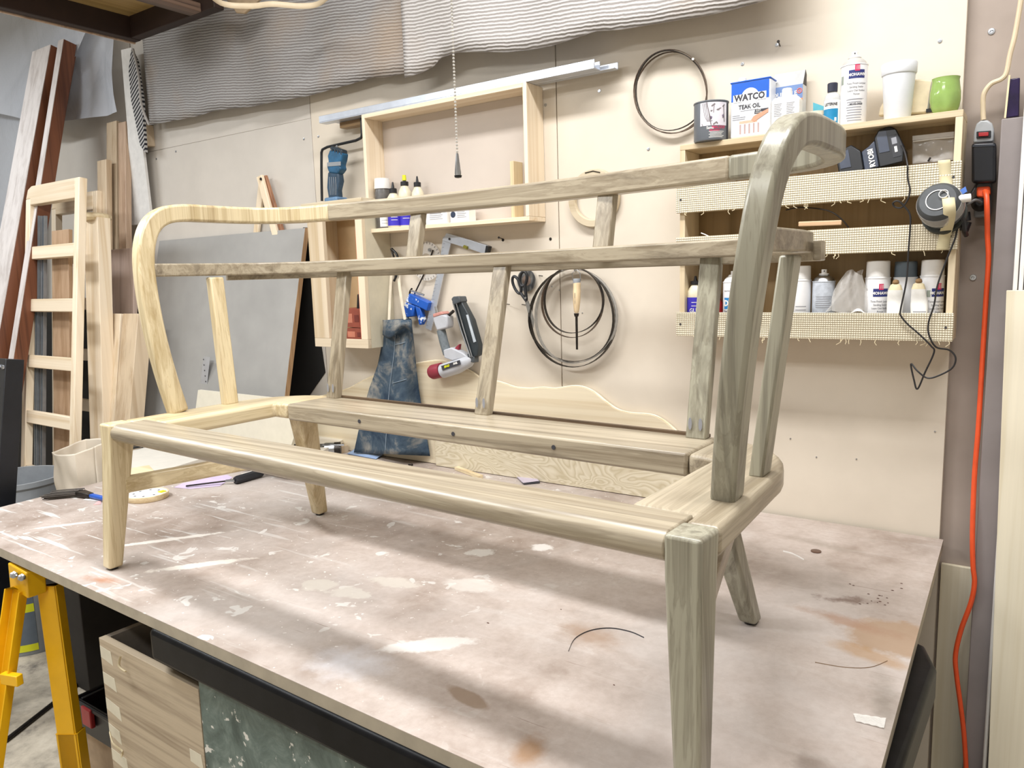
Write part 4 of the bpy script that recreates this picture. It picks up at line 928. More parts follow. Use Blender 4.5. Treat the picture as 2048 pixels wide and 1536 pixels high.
# ---- tier 2: wire, stick, sander taped to the edge
zs = tiers[1][1]+.006+TH+.0005
cord_px('bent_wire', [(1572, 420, -.10), (1600, 415, -.10), (1640, 418, -.10), (1665, 425, -.11), (1685, 440, -.11), (1697, 455, -.11)], .0018, DSTEEL, label='thin bent wire lying in the middle shelf', cat='wire')
p0, p1 = W(1597, 453, -.125), W(1683, 450, -.125)
build('wood_stick', B().bar(p0+V3((0, 0, .006)), p1+V3((0, 0, .006)), .012, .006, wdir=V3((0, 0, 1))), wood('stick', 'd9b894', 'b98f66', 'x', 1), bevel=.002, label='slim wooden stick resting on the middle burlap strip', cat='stick')
build('paper_curl', B().tube(spline([W(1402, 466, -.12), W(1410, 469, -.12), W(1418, 473, -.12)], 4), .0014, 5, flat=.4), WHITEP, label='tiny white paper curl poking above the middle burlap strip', cat='paper')
sd = thing('palm_sander', 'dusty grey round palm sander taped to the shelf edge', 'sander', W(1880, 430, -.16))
cc = W(1881, 411, -.165); R_ = .047
axd = V3((-.12, -.93, .35)).normalized()
SGR = plain('sander_grey', '45484a', .6, var=.2, scale=30)
build('housing', B().lathe([(R_*.92, -.035), (R_, -.02), (R_, .012), (R_*.96, .022), (R_*.8, .03), (0, .031)], cc, axd, 36), SGR, sd)
build('clear_cover', B().lathe([(R_*1.03, -.012), (R_*1.04, .004), (R_*1.0, .018)], cc, axd, 36), m_bag, sd)
build('top_disc', B().lathe([(R_*.52, .031), (R_*.52, .0325), (R_*.48, .0325), (R_*.48, .0312), (R_*.52, .031)], cc, axd, 28), WHITE, sd)
build('skirt', B().lathe([(R_*1.0, -.05), (R_*1.02, -.036), (R_*.92, -.0352)], cc+V3((0, 0, -.004)), axd, 36), plain('sander_dark', '33352f', .7), sd)
build('button', B().lathe([(.010, .031), (.010, .034), (.0088, .034), (.0088, .0315), (.010, .031)], cc+V3((.012, 0, .012)), axd, 18), WHITE, sd)
px = [(1888, 320, -.132), (1893, 372, -.134), (1897, 400, -.205), (1899, 425, -.208), (1896, 447, -.18), (1890, 470, -.134), (1884, 500, -.133)]
P = [W(*q_) for q_ in px]
build('masking_tape', B().sweep(spline(P, 5), [(-.0005, -.0001), (.0005, -.0001), (.0005, .0001), (-.0005, .0001)]) if False else B().grid(lambda u, vv: spline(P, 5)[min(30, int(round(vv*30)))]+V3((-.0125+.025*u, 0, 0)), 2, 30), MASK, sd, solid=.0005)
build('blue_label', B().prism([W(1912, 385, -.15), W(1931, 373, -.15), W(1934, 383, -.15), W(1926, 388, -.15), (W(1915, 395, -.15))], (0, .01, 0)), plain('blue_sticker', '5d86d8', .4), sd)
build('dust_port', B().tube([cc+V3((.035, -.02, .01)), cc+V3((.060, -.015, .012))], .009, 14), WHITE, sd)
cord_px('cord', [(1912, 420, -.15), (1925, 440, -.14), (1928, 458, -.13), (1932, 470, -.10)], .006, BLACKP, parent=sd)

# ---- tier 3: cans and tubes
z3 = tiers[2][1]+.006+TH+.0005
def shelf3(px0, px1, ytop, y): return W((px0+px1)/2, ytop, y).z - z3
# blue glue bottle at the left end
def glue(px0, px1, py, y, z, ztop_body, ztip, name, label, tip=BLACKP, group=None, lab=PURPLE, yellow=False):
    x, r = cyl_from_px(px0, px1, py, y); c = V3((x, y, z)); t = thing(name, label, 'glue bottle', c, group)
    hb = ztop_body-z; ht = ztip-z
    build('bottle_body', B().lathe([(r*.92, 0), (r, .003), (r, hb*.72), (r*.95, hb*.84), (r*.55, hb*.96), (r*.42, hb)], c, n=26), plain('glue_cream', 'dcd3b8', .35), t)
    fa = facing(c)
    patch('label', c, r, fa-1.35, fa+1.35, z+.006, z+hb*.70, lab, t)
    lines(t, c, r+.0004, [(hb*q_, .2, .8) for q_ in (.2, .28, .5, .58)], fa-.8, fa+.8, WHITEP, .0016)
    text('GLUE', hb*.13, (c.x+math.cos(fa)*r, c.y+math.sin(fa)*r, z+hb*.40), None, None, WHITEP, t, bend=(c, r+.0006), squash=.9, bold=.0003)
    cp = build('cap', B().lathe([(r*.58, hb-.002), (r*.58, hb+(ht-hb)*.35), (r*.5, hb+(ht-hb)*.4), (r*.24, hb+(ht-hb)*.42), (r*.12, ht), (0, ht)], c, n=20), tip, t)
    if yellow: build('tip_cover', B().lathe([(r*.32, hb+(ht-hb)*.52), (r*.26, ht+.004), (0, ht+.004)], c, n=14), LIME, cp)
    return t
glue(1374, 1408, 600, -.085, z3, W(1390, 568, -.085).z, W(1390, 552, -.085).z, 'glue_bottle', 'squat blue labelled glue bottle at the left end of the lowest shelf')
def can3(px0, px1, ybody, y, label, body, cap='cap', capmat=WHITE):
    return aerosol(px0, px1, y, z3, W((px0+px1)/2, ybody, y).z-z3, 'spray_can', label, body, cap, capmat, 'spray cans on the lowest shelf')
x, r = cyl_from_px(1425, 1446, 600, -.05)
t = thing('red_bottle', 'red bottle half hidden behind the grey back spindle on the lowest shelf', 'bottle', (x, -.05, z3)); build('bottle_body', B().lathe([(r, 0), (r, .07), (r*.5, .085), (r*.5, .1), (0, .1)], (x, -.05, z3), n=20), RED, t); build('cap', B().lathe([(r*.55, .1002), (r*.55, .115), (0, .115)], (x, -.05, z3), n=16), BLACKP, t)
t, c, r = can3(1446, 1486, 563, -.08, 'white spray can lettered DX between the spindle and the right post', CANW, 'grey', WHITE)
a = facing(c)-.25; hC = W(1466, 563, -.08).z-z3
patch('blue_logo_field', c, r, a-.75, a+.3, z3+hC*.42, z3+hC*.66, plain('logo_blue', '2a86c8', .4), t)
text('DX', .022, (c.x+math.cos(a-.2)*r, c.y+math.sin(a-.2)*r, z3+hC*.54), None, None, WHITEP, t, bend=(c, r+.0006), squash=.9, bold=.001)
text('TACCOVER', .008, (c.x+math.cos(a-.1)*r, c.y+math.sin(a-.1)*r, z3+hC*.36), None, None, INK, t, bend=(c, r), squash=.85, bold=.0002)
text('CREATIVE COLORS', .0055, (c.x+math.cos(a-.1)*r, c.y+math.sin(a-.1)*r, z3+hC*.80), None, None, INK, t, bend=(c, r), squash=.8)
patch('grey_box', c, r, a-.5, a-.05, z3+hC*.1, z3+hC*.26, INKG, t, 4)
t, c, r = can3(1580, 1622, 560, -.075, 'white capped spray can half hidden by the right arm post', CANW)
lines(t, c, r, [(.06-.009*k, .1, .9) for k in range(6)], facing(c)-.6, facing(c)+.7)
t, c, r = can3(1624, 1670, 562, -.07, 'dusty grey spray can without a cap beside the clear plastic bag', plain('can_dusty', 'c3c9d2', .5, var=.18, scale=90), 'steel')
a = facing(c); text('GROOVY', .0095, (c.x+math.cos(a)*r, c.y+math.sin(a)*r, z3+.034), None, None, INKG, t, bend=(c, r), squash=.9)
lines(t, c, r, [(.085-.0055*k, .05, .95-.05*(k % 3)) for k in range(6)], a-.8, a+.8)
# crumpled clear bag
t = thing('crumpled_bag', 'crumpled clear plastic bag between the spray cans', 'bag', W(1690, 620, -.09))
rb = random.Random(4)
def fn(u, vv):
    a_ = u*2*PI; cx = 1690+22*vv; wd = (34*(1-vv)**1.2+16)*(1+.3*math.sin(3*a_+5*vv)); py = 627-82*vv
    return W(cx+wd*math.cos(a_), py-6*math.sin(a_*2), -.085+.025*math.sin(a_)*(1-.4*vv)+.006*math.sin(7*a_+9*vv))
build('bag_film', B().grid(fn, 36, 14), m_bag, t, ang=180)
t, c, r = can3(1729, 1780, 555, -.07, 'white capped MOHAWK spray can left of the curled glue tubes', CANW)
hC = W(1754, 555, -.07).z-z3; mohawk(t, c, r, hC*.80, .28)
t, c, r = can3(1785, 1834, 554, -.055, 'white spray can with dark grey cap behind the curled tubes', CANW, 'cap', plain('cap_slate', '59656f', .35))
t, c, r = can3(1838, 1888, 551, -.07, 'white capped MOHAWK spray can at the right end of the lowest shelf', CANW)
hC = W(1862, 551, -.07).z-z3; mohawk(t, c, r, hC*.78, .62, True)
patch('grey_box', c, r, facing(c)-.4, facing(c)-.1, z3+hC*.62, z3+hC*.74, plain('sage_print', '9aa396', .6), t, 4)
# squeezed tubes
def squeezed(q, y, label, marks, seed):
    t = thing('squeezed_tube', label, 'tube', W(q[0], q[2], y), 'squeezed glue tubes on the lowest shelf')
    P0, P1 = W(q[0], q[2], y), W(q[1], q[2], y); P0.z = P1.z = z3+.001; Pt0, Pt1 = W(q[3], q[5], y), W(q[4], q[5], y)
    rr = random.Random(seed)
    def fn(u, vv):
        a_ = u*2*PI; A0 = P0.lerp(Pt0, vv); A1 = P1.lerp(Pt1, vv); m_ = (A0+A1)/2; hw = (A1-A0).length/2
        return m_+V3((hw*math.cos(a_)*(1+.06*math.sin(9*vv+seed)), .014*math.sin(a_)*(1-.5*vv)+.003*math.sin(11*vv), 0))
    build('tube_body', B().grid(fn, 24, 14), plain('tube_white', 'e8e6e0', .5, var=.1, scale=50), t, ang=180)
    mt = (Pt0+Pt1)/2
    build('shoulder', B().lathe([((Pt1-Pt0).length*.48, 0), (.012, .012), (.006, .016), (0, .017)], mt, n=18, sq=.6), plain('tube_cream', 'd9cba6', .6, var=.2, scale=60), t)
    build('crusted_nozzle', B().lathe([(.006, .014), (.008, .018), (.006, .024), (0, .026)], mt, n=10), plain('crust', '8a6b46', .8), t)
    if marks:
        for cx, cz in ((0, .028), (-.010, .016), (.010, .018)):
            o = (P0+P1)/2+V3((cx, -.0165, cz)); s_ = .0085
            build('hazard_diamond', B().tube([o+V3((s_, 0, 0)), o+V3((0, 0, s_)), o+V3((-s_, 0, 0)), o+V3((0, 0, -s_))], .0007, 4, closed=True), RED, t)
            build('hazard_glyph', B().lathe([(.0022, 0), (.0022, .0004)], o, V3((0, -1, 0)), 6), INK, t)
    else:
        b = B()
        for k in range(7): b.box((P0+P1).x/2-.015, (P0+P1).x/2+.013-(k % 3)*.003, P0.y-.0166, P0.y-.0162, z3+.012+k*.006, z3+.0145+k*.006)
        build('fine_print', b, INKG, t)
squeezed((1771, 1808, 625, 1776, 1806, 580), -.108, 'squeezed white tube with red hazard diamonds and a crusted neck', True, 1)
squeezed((1822, 1861, 625, 1822, 1852, 578), -.108, 'squeezed white tube leaning beside the hazard-marked one', False, 2)
t = thing('tissue_scrap', 'crumpled tissue scrap behind the burlap beside the clear bag', 'paper', W(1712, 622, -.105))
build('crumple', B().grid(lambda u, vv: W(1702+28*u, 626-9*math.sin(u*PI)*(.4+.6*vv), -.118+.02*vv)+V3((0, .003*math.sin(u*20), 0)), 16, 5), WHITEP, t, solid=.001)

# ================================================================== CENTRE WALL: box shelf, cabinet, tools
bxx0, bxx1, bz0, bz1, byf = -2.100, -1.325, 1.684, 2.112, -.100
# right board of the box stands inside the end of the bottom board, as in the workshop
bs = thing('box_shelf', 'shallow open wooden box shelf with pale board frame under the blankets', 'shelf', ((bxx0+bxx1)/2, -.05, bz0))
xr = -1.372
build('left_board', B().box(bxx0, bxx0+.014, byf, -.0015, bz0+.0145, bz1), MAPLE_Z, bs, bevel=.001)
build('bottom_board', B().box(bxx0, xr, byf, -.0015, bz0, bz0+.014), MAPLE_X, bs, bevel=.001)
build('top_board', B().box(bxx0+.0145, xr-.0145, byf, -.0015, bz1-.014, bz1), MAPLE_X, bs, bevel=.001)
build('right_board', B().box(xr-.014, xr, byf, -.0015, bz0+.0145, bz1), MAPLE_Z, bs, bevel=.001)
build('back_board', B().box(bxx0+.0145, xr-.0145, -.006, -.0015, bz0+.0145, bz1-.0145), plain('box_back', 'c8bcb0', .6, var=.05, scale=5), bs)
build('divider', B().box(-1.47, -1.455, -.06, -.0065, bz0+.0145, bz0+.20), PINE_Z, bs, bevel=.001)
# aluminium channel lying on top
p0, p1 = W(665, 242, -.085), W(1178, 146, -.085); zc = bz1+.0005
ch_ = thing('aluminium_channel', 'long aluminium channel lying along the top of the box shelf', 'channel', ((p0.x+p1.x)/2, -.06, zc))
x0, x1 = -2.33, -1.13
build('channel_rail', B().box(x0, x1, -.098, -.060, zc, zc+.0035).box(x0, x1, -.098, -.0945, zc+.0036, zc+.026).box(x0, x1, -.0635, -.060, zc+.0036, zc+.026), ALU, ch_, bevel=.0006, seg=1)
build('channel_rail', B().box(x0+.05, x1+.045, -.0585, -.030, zc, zc+.003).box(x0+.05, x1+.045, -.033, -.030, zc+.0031, zc+.022), ALU, ch_, bevel=.0006, seg=1)
build('wood_slat', B().box(x0+.07, bxx0-.004, -.058, -.022, zc-.022, zc-.001), wood('slat_brown', '9a7d58', '6d5334', 'x', .8), ch_)
# contents of the box shelf
zs = bz0+.0145
x, r = cyl_from_px(752, 784, 440, -.06); c = V3((x, -.06, zs)); hb = W(768, 378, -.06).z-zs; ht = W(768, 357, -.06).z-zs
t = thing('metal_jar', 'dark labelled jar with white lid in the left corner of the box shelf', 'jar', c)
build('jar_body', B().lathe([(r*.95, 0), (r, .004), (r, hb*.9), (r*.9, hb)], c, n=28), plain('jar_dark', '5b5854', .35, var=.35, scale=45), t)
build('lid', B().lathe([(r*1.0, hb+.0003), (r*1.02, hb+.004), (r*.95, ht), (0, ht+.002)], c, n=28), WHITE, t)
fa = facing(c); patch('label', c, r, fa-.5, fa+1.0, zs+.006, zs+hb*.45, WHITEP, t); lines(t, c, r+.0004, [(hb*q_, 0, 1) for q_ in (.12, .2, .28, .36)], fa-.3, fa+.8, INKG, .0015)
lines(t, c, r+.0002, [(hb*.66, .1, .35), (hb*.66, .55, .9)], fa-.6, fa+.8, WHITEP, .008, 'label_mark')
glue(775, 802, 430, -.075, zs, W(788, 385, -.075).z, W(788, 364, -.075).z, 'glue_bottle', 'small blue labelled glue bottle with black tip beside the jar', group='glue bottles in the box shelf')
glue(798, 826, 430, -.05, zs, W(812, 370, -.05).z, W(812, 352, -.05).z, 'glue_bottle', 'blue labelled glue bottle with yellow tip cover', group='glue bottles in the box shelf', yellow=True)
glue(825, 850, 430, -.045, zs, W(838, 372, -.045).z, W(838, 352, -.045).z, 'glue_bottle', 'blue labelled glue bottle with long black tip, rightmost in the box shelf', group='glue bottles in the box shelf')
for (px0, px1, py1, lab, tilt, mk) in ((850, 894, 427, 'white printed card box right of the glue bottles', .1, 0), (899, 938, 424, 'white card box with a dark round seal, rightmost in the box shelf', .0, 1)):
    a_, b_ = W(px0, 440, -.07), W(px1, 440, -.07); z1 = W((px0+px1)/2, py1, -.07).z
    t = thing('card_box', lab, 'box', ((a_.x+b_.x)/2, -.05, zs))
    build('box_body', B().box(a_.x+.004, b_.x, -.07, -.03, zs, z1+.012), WHITEP, t, bevel=.001)
    o = V3(((a_.x+b_.x)/2+.002, -.07, zs)); bb = B(); hh = z1+.012-zs
    for k in range(4): bb.box(o.x-.03+.02*mk, o.x+.03-.006*(k % 2), -.0706, -.0702, zs+hh*(.35+.13*k), zs+hh*(.35+.13*k)+.002)
    build('fine_print', bb, INKG, t)
    if mk: build('seal', B().lathe([(.011, 0), (.011, .0006)], o+V3((-.028, -.0002, hh*.6)), V3((0, -1, 0)), 20), plain('seal_navy', '26334a', .5), t)
    if not mk: build('dark_end', B().box(a_.x-.022, a_.x+.0035, -.068, -.032, zs, z1-.002), BLACKP, t)

# ---- lower cabinet
cx0, cx1, cz0, cz1, cyf = -2.376, -2.080, 1.2525, 1.795, -.150
cab = thing('wall_cabinet', 'small open-fronted wall cabinet with wide stile under the blue drill', 'cabinet', ((cx0+cx1)/2, -.08, cz0))
CBZ = wood('cab_z', 'dccbb0', 'c7b08c', 'z', .4); CBX = wood('cab_x', 'dccbb0', 'c7b08c', 'x', .4)
build('face_stile', B().box(cx0, cx0+.085, cyf, cyf+.018, cz0+.034, cz1-.001), CBZ, cab, bevel=.001)
build('face_stile', B().box(cx1-.034, cx1, cyf, cyf+.018, cz0+.034, cz1-.001), CBZ, cab, bevel=.001)
build('face_rail', B().box(cx0, cx1, cyf, cyf+.018, cz0, cz0+.0335), CBX, cab, bevel=.001)
build('side_panel', B().box(cx0, cx0+.012, cyf+.0183, -.0015, cz0, cz1-.001), CBZ, cab)
build('side_panel', B().box(cx1-.012, cx1, cyf+.0183, -.0015, cz0, cz1-.001), plain('cab_side', 'cfc6ae', .6, var=.05), cab)
build('bottom_panel', B().box(cx0+.0123, cx1-.0123, cyf+.0183, -.0015, cz0+.012, cz0+.026), CBX, cab)
build('back_panel', B().box(cx0+.0123, cx1-.0123, -.008, -.0015, cz0+.0263, cz1-.001), plain('cab_back', 'd2b48a', .6, var=.05), cab)
build('top_panel', B().box(cx0-.02, cx1+.015, cyf-.01, -.0015, cz1-.0005, cz1+.014), PLYX, cab, bevel=.001)
build('door_edge', B().box(cx0+.12, cx0+.135, -.12, -.10, cz0+.1, cz1-.002), CBZ, cab) if False else None
build('hinge_bolt', B().lathe([(.008, 0), (.007, .02), (.004, .024), (0, .024)], (cx0+.045, cyf+.009, cz0+.0345), n=10), DSTEEL, cab)
oc = build('orange_strap', B().box(cx1-.05, cx1-.0345, -.135, -.128, cz0+.04, cz1-.1), ORANGE, label='orange strap hanging inside the wall cabinet', cat='strap')
for (dx, z0_, w_, h_, lab, rz) in ((.015, .0, .10, .048, 'red nail box lying at the bottom of the wall cabinet', 0), (.012, .049, .085, .075, 'red box standing on the lower nail box in the wall cabinet', .12)):
    p = V3((cx0+.135+dx+w_/2, -.085, cz0+.0265+z0_+h_/2))
    t = thing('nail_box', lab, 'box', (p.x, p.y, p.z-h_/2), 'nail boxes in the wall cabinet')
    M_ = Matrix.Rotation(rz*.3, 3, 'Y')
    build('box_body', B().obox(p, w_, .07, h_*.97, M=M_), plain('nailbox_red', '8a4432', .6, var=.15), t, bevel=.001)
    rect('print_panel', p+V3((-.02, -.035, 0)), X_, U_, -.022, .018, -h_*.25, h_*.22, plain('nailbox_buff', 'b9745c', .6), t)
    rect('print_block', p+V3((.022, -.035, 0)), X_, U_, -.012, .012, -h_*.2, h_*.15, plain('nailbox_dark', '6a2a20', .6), t, lift=.0008)
build('black_case', B().obox((cx1-.075, -.075, cz0+.0265+.11), .05, .06, .13, M=Matrix.Rotation(.14, 3, 'Y')), BLACKP, bevel=.003, label='dark case tilted against the red boxes in the wall cabinet', cat='case')

# ---- drill standing on the cabinet top, and the bent black bar
zt = cz1+.0145
t = thing('cordless_drill', 'dusty blue cordless drill body standing on the wall cabinet', 'drill', W(675, 400, -.09))
yd = -.085
def pz(px, py): p = W(px, py, yd); return p
DBL = plain('drill_blue', '1f5578', .45, var=.4, scale=40); DDK = plain('drill_dark', '27333d', .5, var=.3, scale=40)
q = [(661, 299), (686, 306), (684, 320), (681, 330), (683, 338), (676, 348), (659, 346), (655, 334), (658, 322), (656, 312)]
build('gear_head', B().prism([W(a_-2, b_, yd-.018) for a_, b_ in q], (0, .036, 0)), DBL, t, bevel=.006, seg=3)
build('collar', B().prism([W(a_-2, b_, yd-.015) for a_, b_ in ((661, 298), (664, 292), (685, 299), (686, 307))], (0, .030, 0)), DDK, t, bevel=.003)
for k in range(4):
    build('collar_tooth', B().obox(W(664+6*k, 300+2.0*k, yd-.016), .006, .004, .014, M=Matrix.Rotation(-.25, 3, 'Y')), DDK, t, bevel=.001)
build('grey_band', B().prism([W(a_-2, b_, yd-.0195) for a_, b_ in ((656, 325), (656, 333), (683, 331), (683, 323))], (0, .002, 0)), GREYP, t)
q = [(656, 344), (677, 346), (679, 362), (675, 380), (677, 401), (658, 401), (654, 375), (655, 358)]
build('grip', B().prism([W(a_-1, b_, yd-.015) for a_, b_ in q], (0, .030, 0)), plain('drill_grip', '2b4256', .5, var=.4, scale=50), t, bevel=.006, seg=3)
for k in range(4): build('grip_rib', B().tube([W(659+4*k, 354, yd-.0158), W(660+4*k, 372, yd-.0158), W(661+3.5*k, 390, yd-.0158)], .0012, 5), GREYP, t)
pb = W(672, 400, yd)
build('foot', B().box(pb.x-.035, pb.x+.035, yd-.03, yd+.03, zt+.0005, zt+.020), plain('drill_foot', '5f7f9f', .5, var=.2, scale=30), t, bevel=.006, seg=2)
build('foot_plate', B().box(pb.x+.025, pb.x+.06, yd-.025, yd+.025, zt+.0004, zt+.008), DDK, t, bevel=.002)
yb = -.06
build('bent_bar', B().tube(spline([W(644, 402, yb), W(643, 350, yb), W(643, 305, yb)], 4)+spline([W(645, 299, yb), W(655, 294, yb)], 2)+spline([W(690, 286, yb), W(712, 281, yb)], 3)+spline([W(722, 276, yb), W(724, 266, yb), W(722, 225, yb)], 4), .0052, 10), BLACKP,
      label='black bent steel bar hanging beside the blue drill', cat='bar')
build('hook_nail', B().tube([W(674, 293, 0), W(674, 293, -.075)], .0025, 6).lathe([(.005, 0), (.005, .002)], W(674, 293, -.075), V3((0, -1, 0)), 10), STEEL, label='bright nail holding up the bent black bar', cat='nail')

# ---- folding rule sticks (V of two slats) at left
t = thing('wooden_clamp', 'pair of pale wooden slats hinged in a V leaning on the wall', 'clamp', W(530, 480, -.04))
a_, b_ = W(520, 352, -.05), W(548, 455, -.03)
build('slat', B().bar(a_, a_+(b_-a_)*1.25, .036, .014, wdir=X_), MAPLE_Z, t, bevel=.002)
build('slat', B().bar(W(530, 352, -.03), W(530, 352, -.03)+(W(562, 455, -.02)-W(530, 352, -.03))*1.25, .02, .014, wdir=X_), wood('slat_red', 'a9795a', '7d5238', 'z', .6), t, bevel=.002)
build('slat', B().bar(W(524, 365, -.02), W(513, 470, -.015), .034, .012, wdir=X_), MAPLE_Z, t, bevel=.002)
build('pivot', B().lathe([(.006, 0), (.006, .003)], W(522, 358, -.058), V3((0, -1, 0)), 12), DSTEEL, t)

# ---- denim apron
m_den, nt, b = nm('worn_denim'); v = coords(nt); n1 = noise(nt, v, 7, 5, .65, .4); n2 = noise(nt, v, 220, 2)
col = ramp(nt, n1, [(.40, lin('22364a')), (.52, lin('465765')), (.64, lin('98958c'))]); col = mixc(nt, math_n(nt, 'MULTIPLY', n2, .35), col, lin('1f2b38'))
nt.links.new(col, b.inputs['Base Color']); b.inputs['Roughness'].default_value = .9; bump(nt, b, n2, .3, .001)
ap_ = thing('denim_apron', 'worn dark denim apron hanging from two pale straps', 'apron', W(790, 900, -.06))
rowsL = [(640, 768), (655, 770), (690, 764), (730, 756), (780, 738), (840, 722), (905, 708)]
rowsR = [(637, 822), (655, 824), (690, 828), (730, 832), (780, 838), (840, 848), (912, 860)]
def fn(u, vv):
    k = vv*6; i = min(5, int(k)); f_ = k-i
    yl = rowsL[i][0]*(1-f_)+rowsL[i+1][0]*f_; xl = rowsL[i][1]*(1-f_)+rowsL[i+1][1]*f_
    yr = rowsR[i][0]*(1-f_)+rowsR[i+1][0]*f_; xr_ = rowsR[i][1]*(1-f_)+rowsR[i+1][1]*f_
    y = -.055-.030*math.sin(PI*u)-.014*math.sin(u*9+vv*2.5)*(.4+vv)-.03*(1-abs(2*u-.9))*(.3)
    return W(xl+(xr_-xl)*u, yl+(yr-yl)*u, min(y, -.02))
build('apron_body', B().grid(fn, 40, 44), m_den, ap_, solid=.003)
def fn2(u, vv):
    p = W(766+58*u, 640+30*vv-6*math.sin(u*PI)*vv+10*math.sin(u*6)*vv, -.085-.03*math.sin(PI*u)-.012*math.sin(vv*PI))
    return p
build('folded_bib', B().grid(fn2, 20, 8), m_den, ap_, solid=.003)
build('seam', B().tube(spline([fn(.42, .16)+V3((0, -.004, 0)), fn(.42, .4)+V3((0, -.004, 0)), fn(.42, .7)+V3((0, -.004, 0)), fn(.42, .98)+V3((0, -.004, 0))], 6), .0013, 5), plain('denim_thread', '8a98a4', .9), ap_)
build('seam', B().tube(spline([fn(.44, .33)+V3((0, -.004, 0)), fn(.7, .31)+V3((0, -.004, 0)), fn(.95, .28)+V3((0, -.004, 0))], 6), .0013, 5), plain('denim_thread', '8a98a4', .9), ap_)
build('seam', B().tube(spline([fn(.47, .62)+V3((0, -.004, 0)), fn(.7, .60)+V3((0, -.004, 0)), fn(.95, .57)+V3((0, -.004, 0))], 6), .0013, 5), plain('denim_thread', '8a98a4', .9), ap_)
STRP = plain('strap_cream', 'ddd2bd', .8)
for pts in ([(783, 545, -.02), (780, 590, -.04), (778, 642, -.08)], [(797, 545, -.02), (800, 580, -.04), (810, 640, -.09)]):
    P = spline([W(*q_) for q_ in pts], 6)
    build('strap', B().sweep(P, [(-.0065, -.001), (.0065, -.001), (.0065, .001), (-.0065, .001)], up=V3((0, -1, 0))), STRP, ap_)
t = thing('pliers', 'dark pliers hanging from a nail above the apron', 'pliers', W(787, 555, -.02))
build('handle', B().tube(spline([W(782, 497, -.03), W(787, 512, -.03), W(790, 530, -.03), W(791, 552, -.03), W(789, 562, -.03)], 5), .004, 8), DSTEEL, t)
build('handle', B().tube(spline([W(786, 500, -.035), W(794, 510, -.035), W(796, 528, -.035), W(793, 550, -.035), W(788, 562, -.035)], 5), .0045, 8), BLACKP, t)
build('jaw', B().tube([W(783, 498, -.03), W(788, 503, -.03)], .006, 8), DSTEEL, t)

# ---- square, protractor, blue trigger gun, nailer
def poly_px(pts, y, th): return B().prism([W(px, py, y) for px, py in pts], (0, th, 0))
t = thing('try_square', 'large steel try square hung on the wall with long blade down', 'square', W(860, 660, -.03))
build('stock', poly_px([(893, 466), (914, 472), (975, 491), (971, 509), (937, 497), (900, 486), (884, 480)], -.034, .018), ALU, t, bevel=.001)
build('stock_end', poly_px([(972, 491), (977, 493), (973, 509), (969, 508)], -.036, .02), BLACKP, t)
bl_ = build('blade', poly_px([(886, 474), (903, 480), (893, 520), (862, 661), (851, 656), (880, 520)], -.026, .004), ALU, t)
b = B()
for k in range(24):
    f_ = k/23; a0_ = W(886+(851-886)*f_+1.5, 480+(650-480)*f_, -.0265); b.tube([a0_, a0_+V3((.008 if k % 4 else .014, 0, 0))], .0006, 4)
build('graduation', b, INKG, bl_)
build('rivet', B().lathe([(.004, 0), (.004, .002)], W(899, 478, -.035), V3((0, -1, 0)), 10), DSTEEL, t)
build('bubble_vial', B().tube([W(928, 493, -.036), W(935, 496, -.036)], .006, 10), plain('vial', '8e8a3a', .2), t)
t = thing('protractor', 'round steel protractor disc with long pointer behind the square', 'protractor', W(855, 555, -.015))
pc = W(853, 522, -.012); prx = abs(W(873, 522, -.012).x-pc.x)
build('arc_plate', B().lathe([(.028, 0), (prx*1.5, 0), (prx*1.5, .0016), (.028, .0016), (.028, 0)], pc, V3((0, -1, 0)), 40), m_bag, t)
b = B()
for k in range(30):
    a_ = 2*PI*k/30; d_ = V3((math.cos(a_), 0, math.sin(a_))); b.tube([pc+d_*(prx*1.3)+V3((0, -.0022, 0)), pc+d_*(prx*1.45)+V3((0, -.0022, 0))], .0009, 4)
build('graduation', b, INK, t)
build('pointer', B().tube([W(866, 500, -.018), W(852, 540, -.018), W(828, 590, -.018)], .003, 6), DSTEEL, t)
build('hub', B().lathe([(.007, 0), (.006, .006), (0, .006)], W(860, 500, -.016), V3((0, -1, 0)), 14), STEEL, t)
t = thing('rivet_gun', 'blue paint-flecked trigger gun hanging behind the apron strap', 'rivet gun', W(835, 640, -.03))
m_fl, nt, b = nm('flecked_blue'); v = coords(nt); n1 = noise(nt, v, 45, 4, .6)
nt.links.new(ramp(nt, n1, [(.58, lin('1c57b4')), (.63, lin('e6ebf0'))]), b.inputs['Base Color']); b.inputs['Roughness'].default_value = .4
build('body', poly_px([(818, 587), (857, 605), (853, 622), (835, 613), (810, 603)], -.045, .030), m_fl, t, bevel=.003)
build('head', poly_px([(809, 604), (829, 612), (826, 633), (813, 635), (806, 618)], -.045, .028), m_fl, t, bevel=.003)
build('trigger', poly_px([(829, 610), (840, 616), (846, 640), (842, 650), (838, 650), (834, 632)], -.042, .022), m_fl, t, bevel=.003)
build('hook', B().tube(spline([W(819, 595, -.03), W(820, 583, -.03), W(824, 577, -.03)], 4), .0035, 7), DSTEEL, t)
build('lever', B().tube([W(822, 581, -.04), W(848, 590, -.04)], .0035, 7), STEEL, t)
build('nozzle', B().tube([W(812, 633, -.035), W(817, 642, -.035)], .008, 10), GREYP, t)

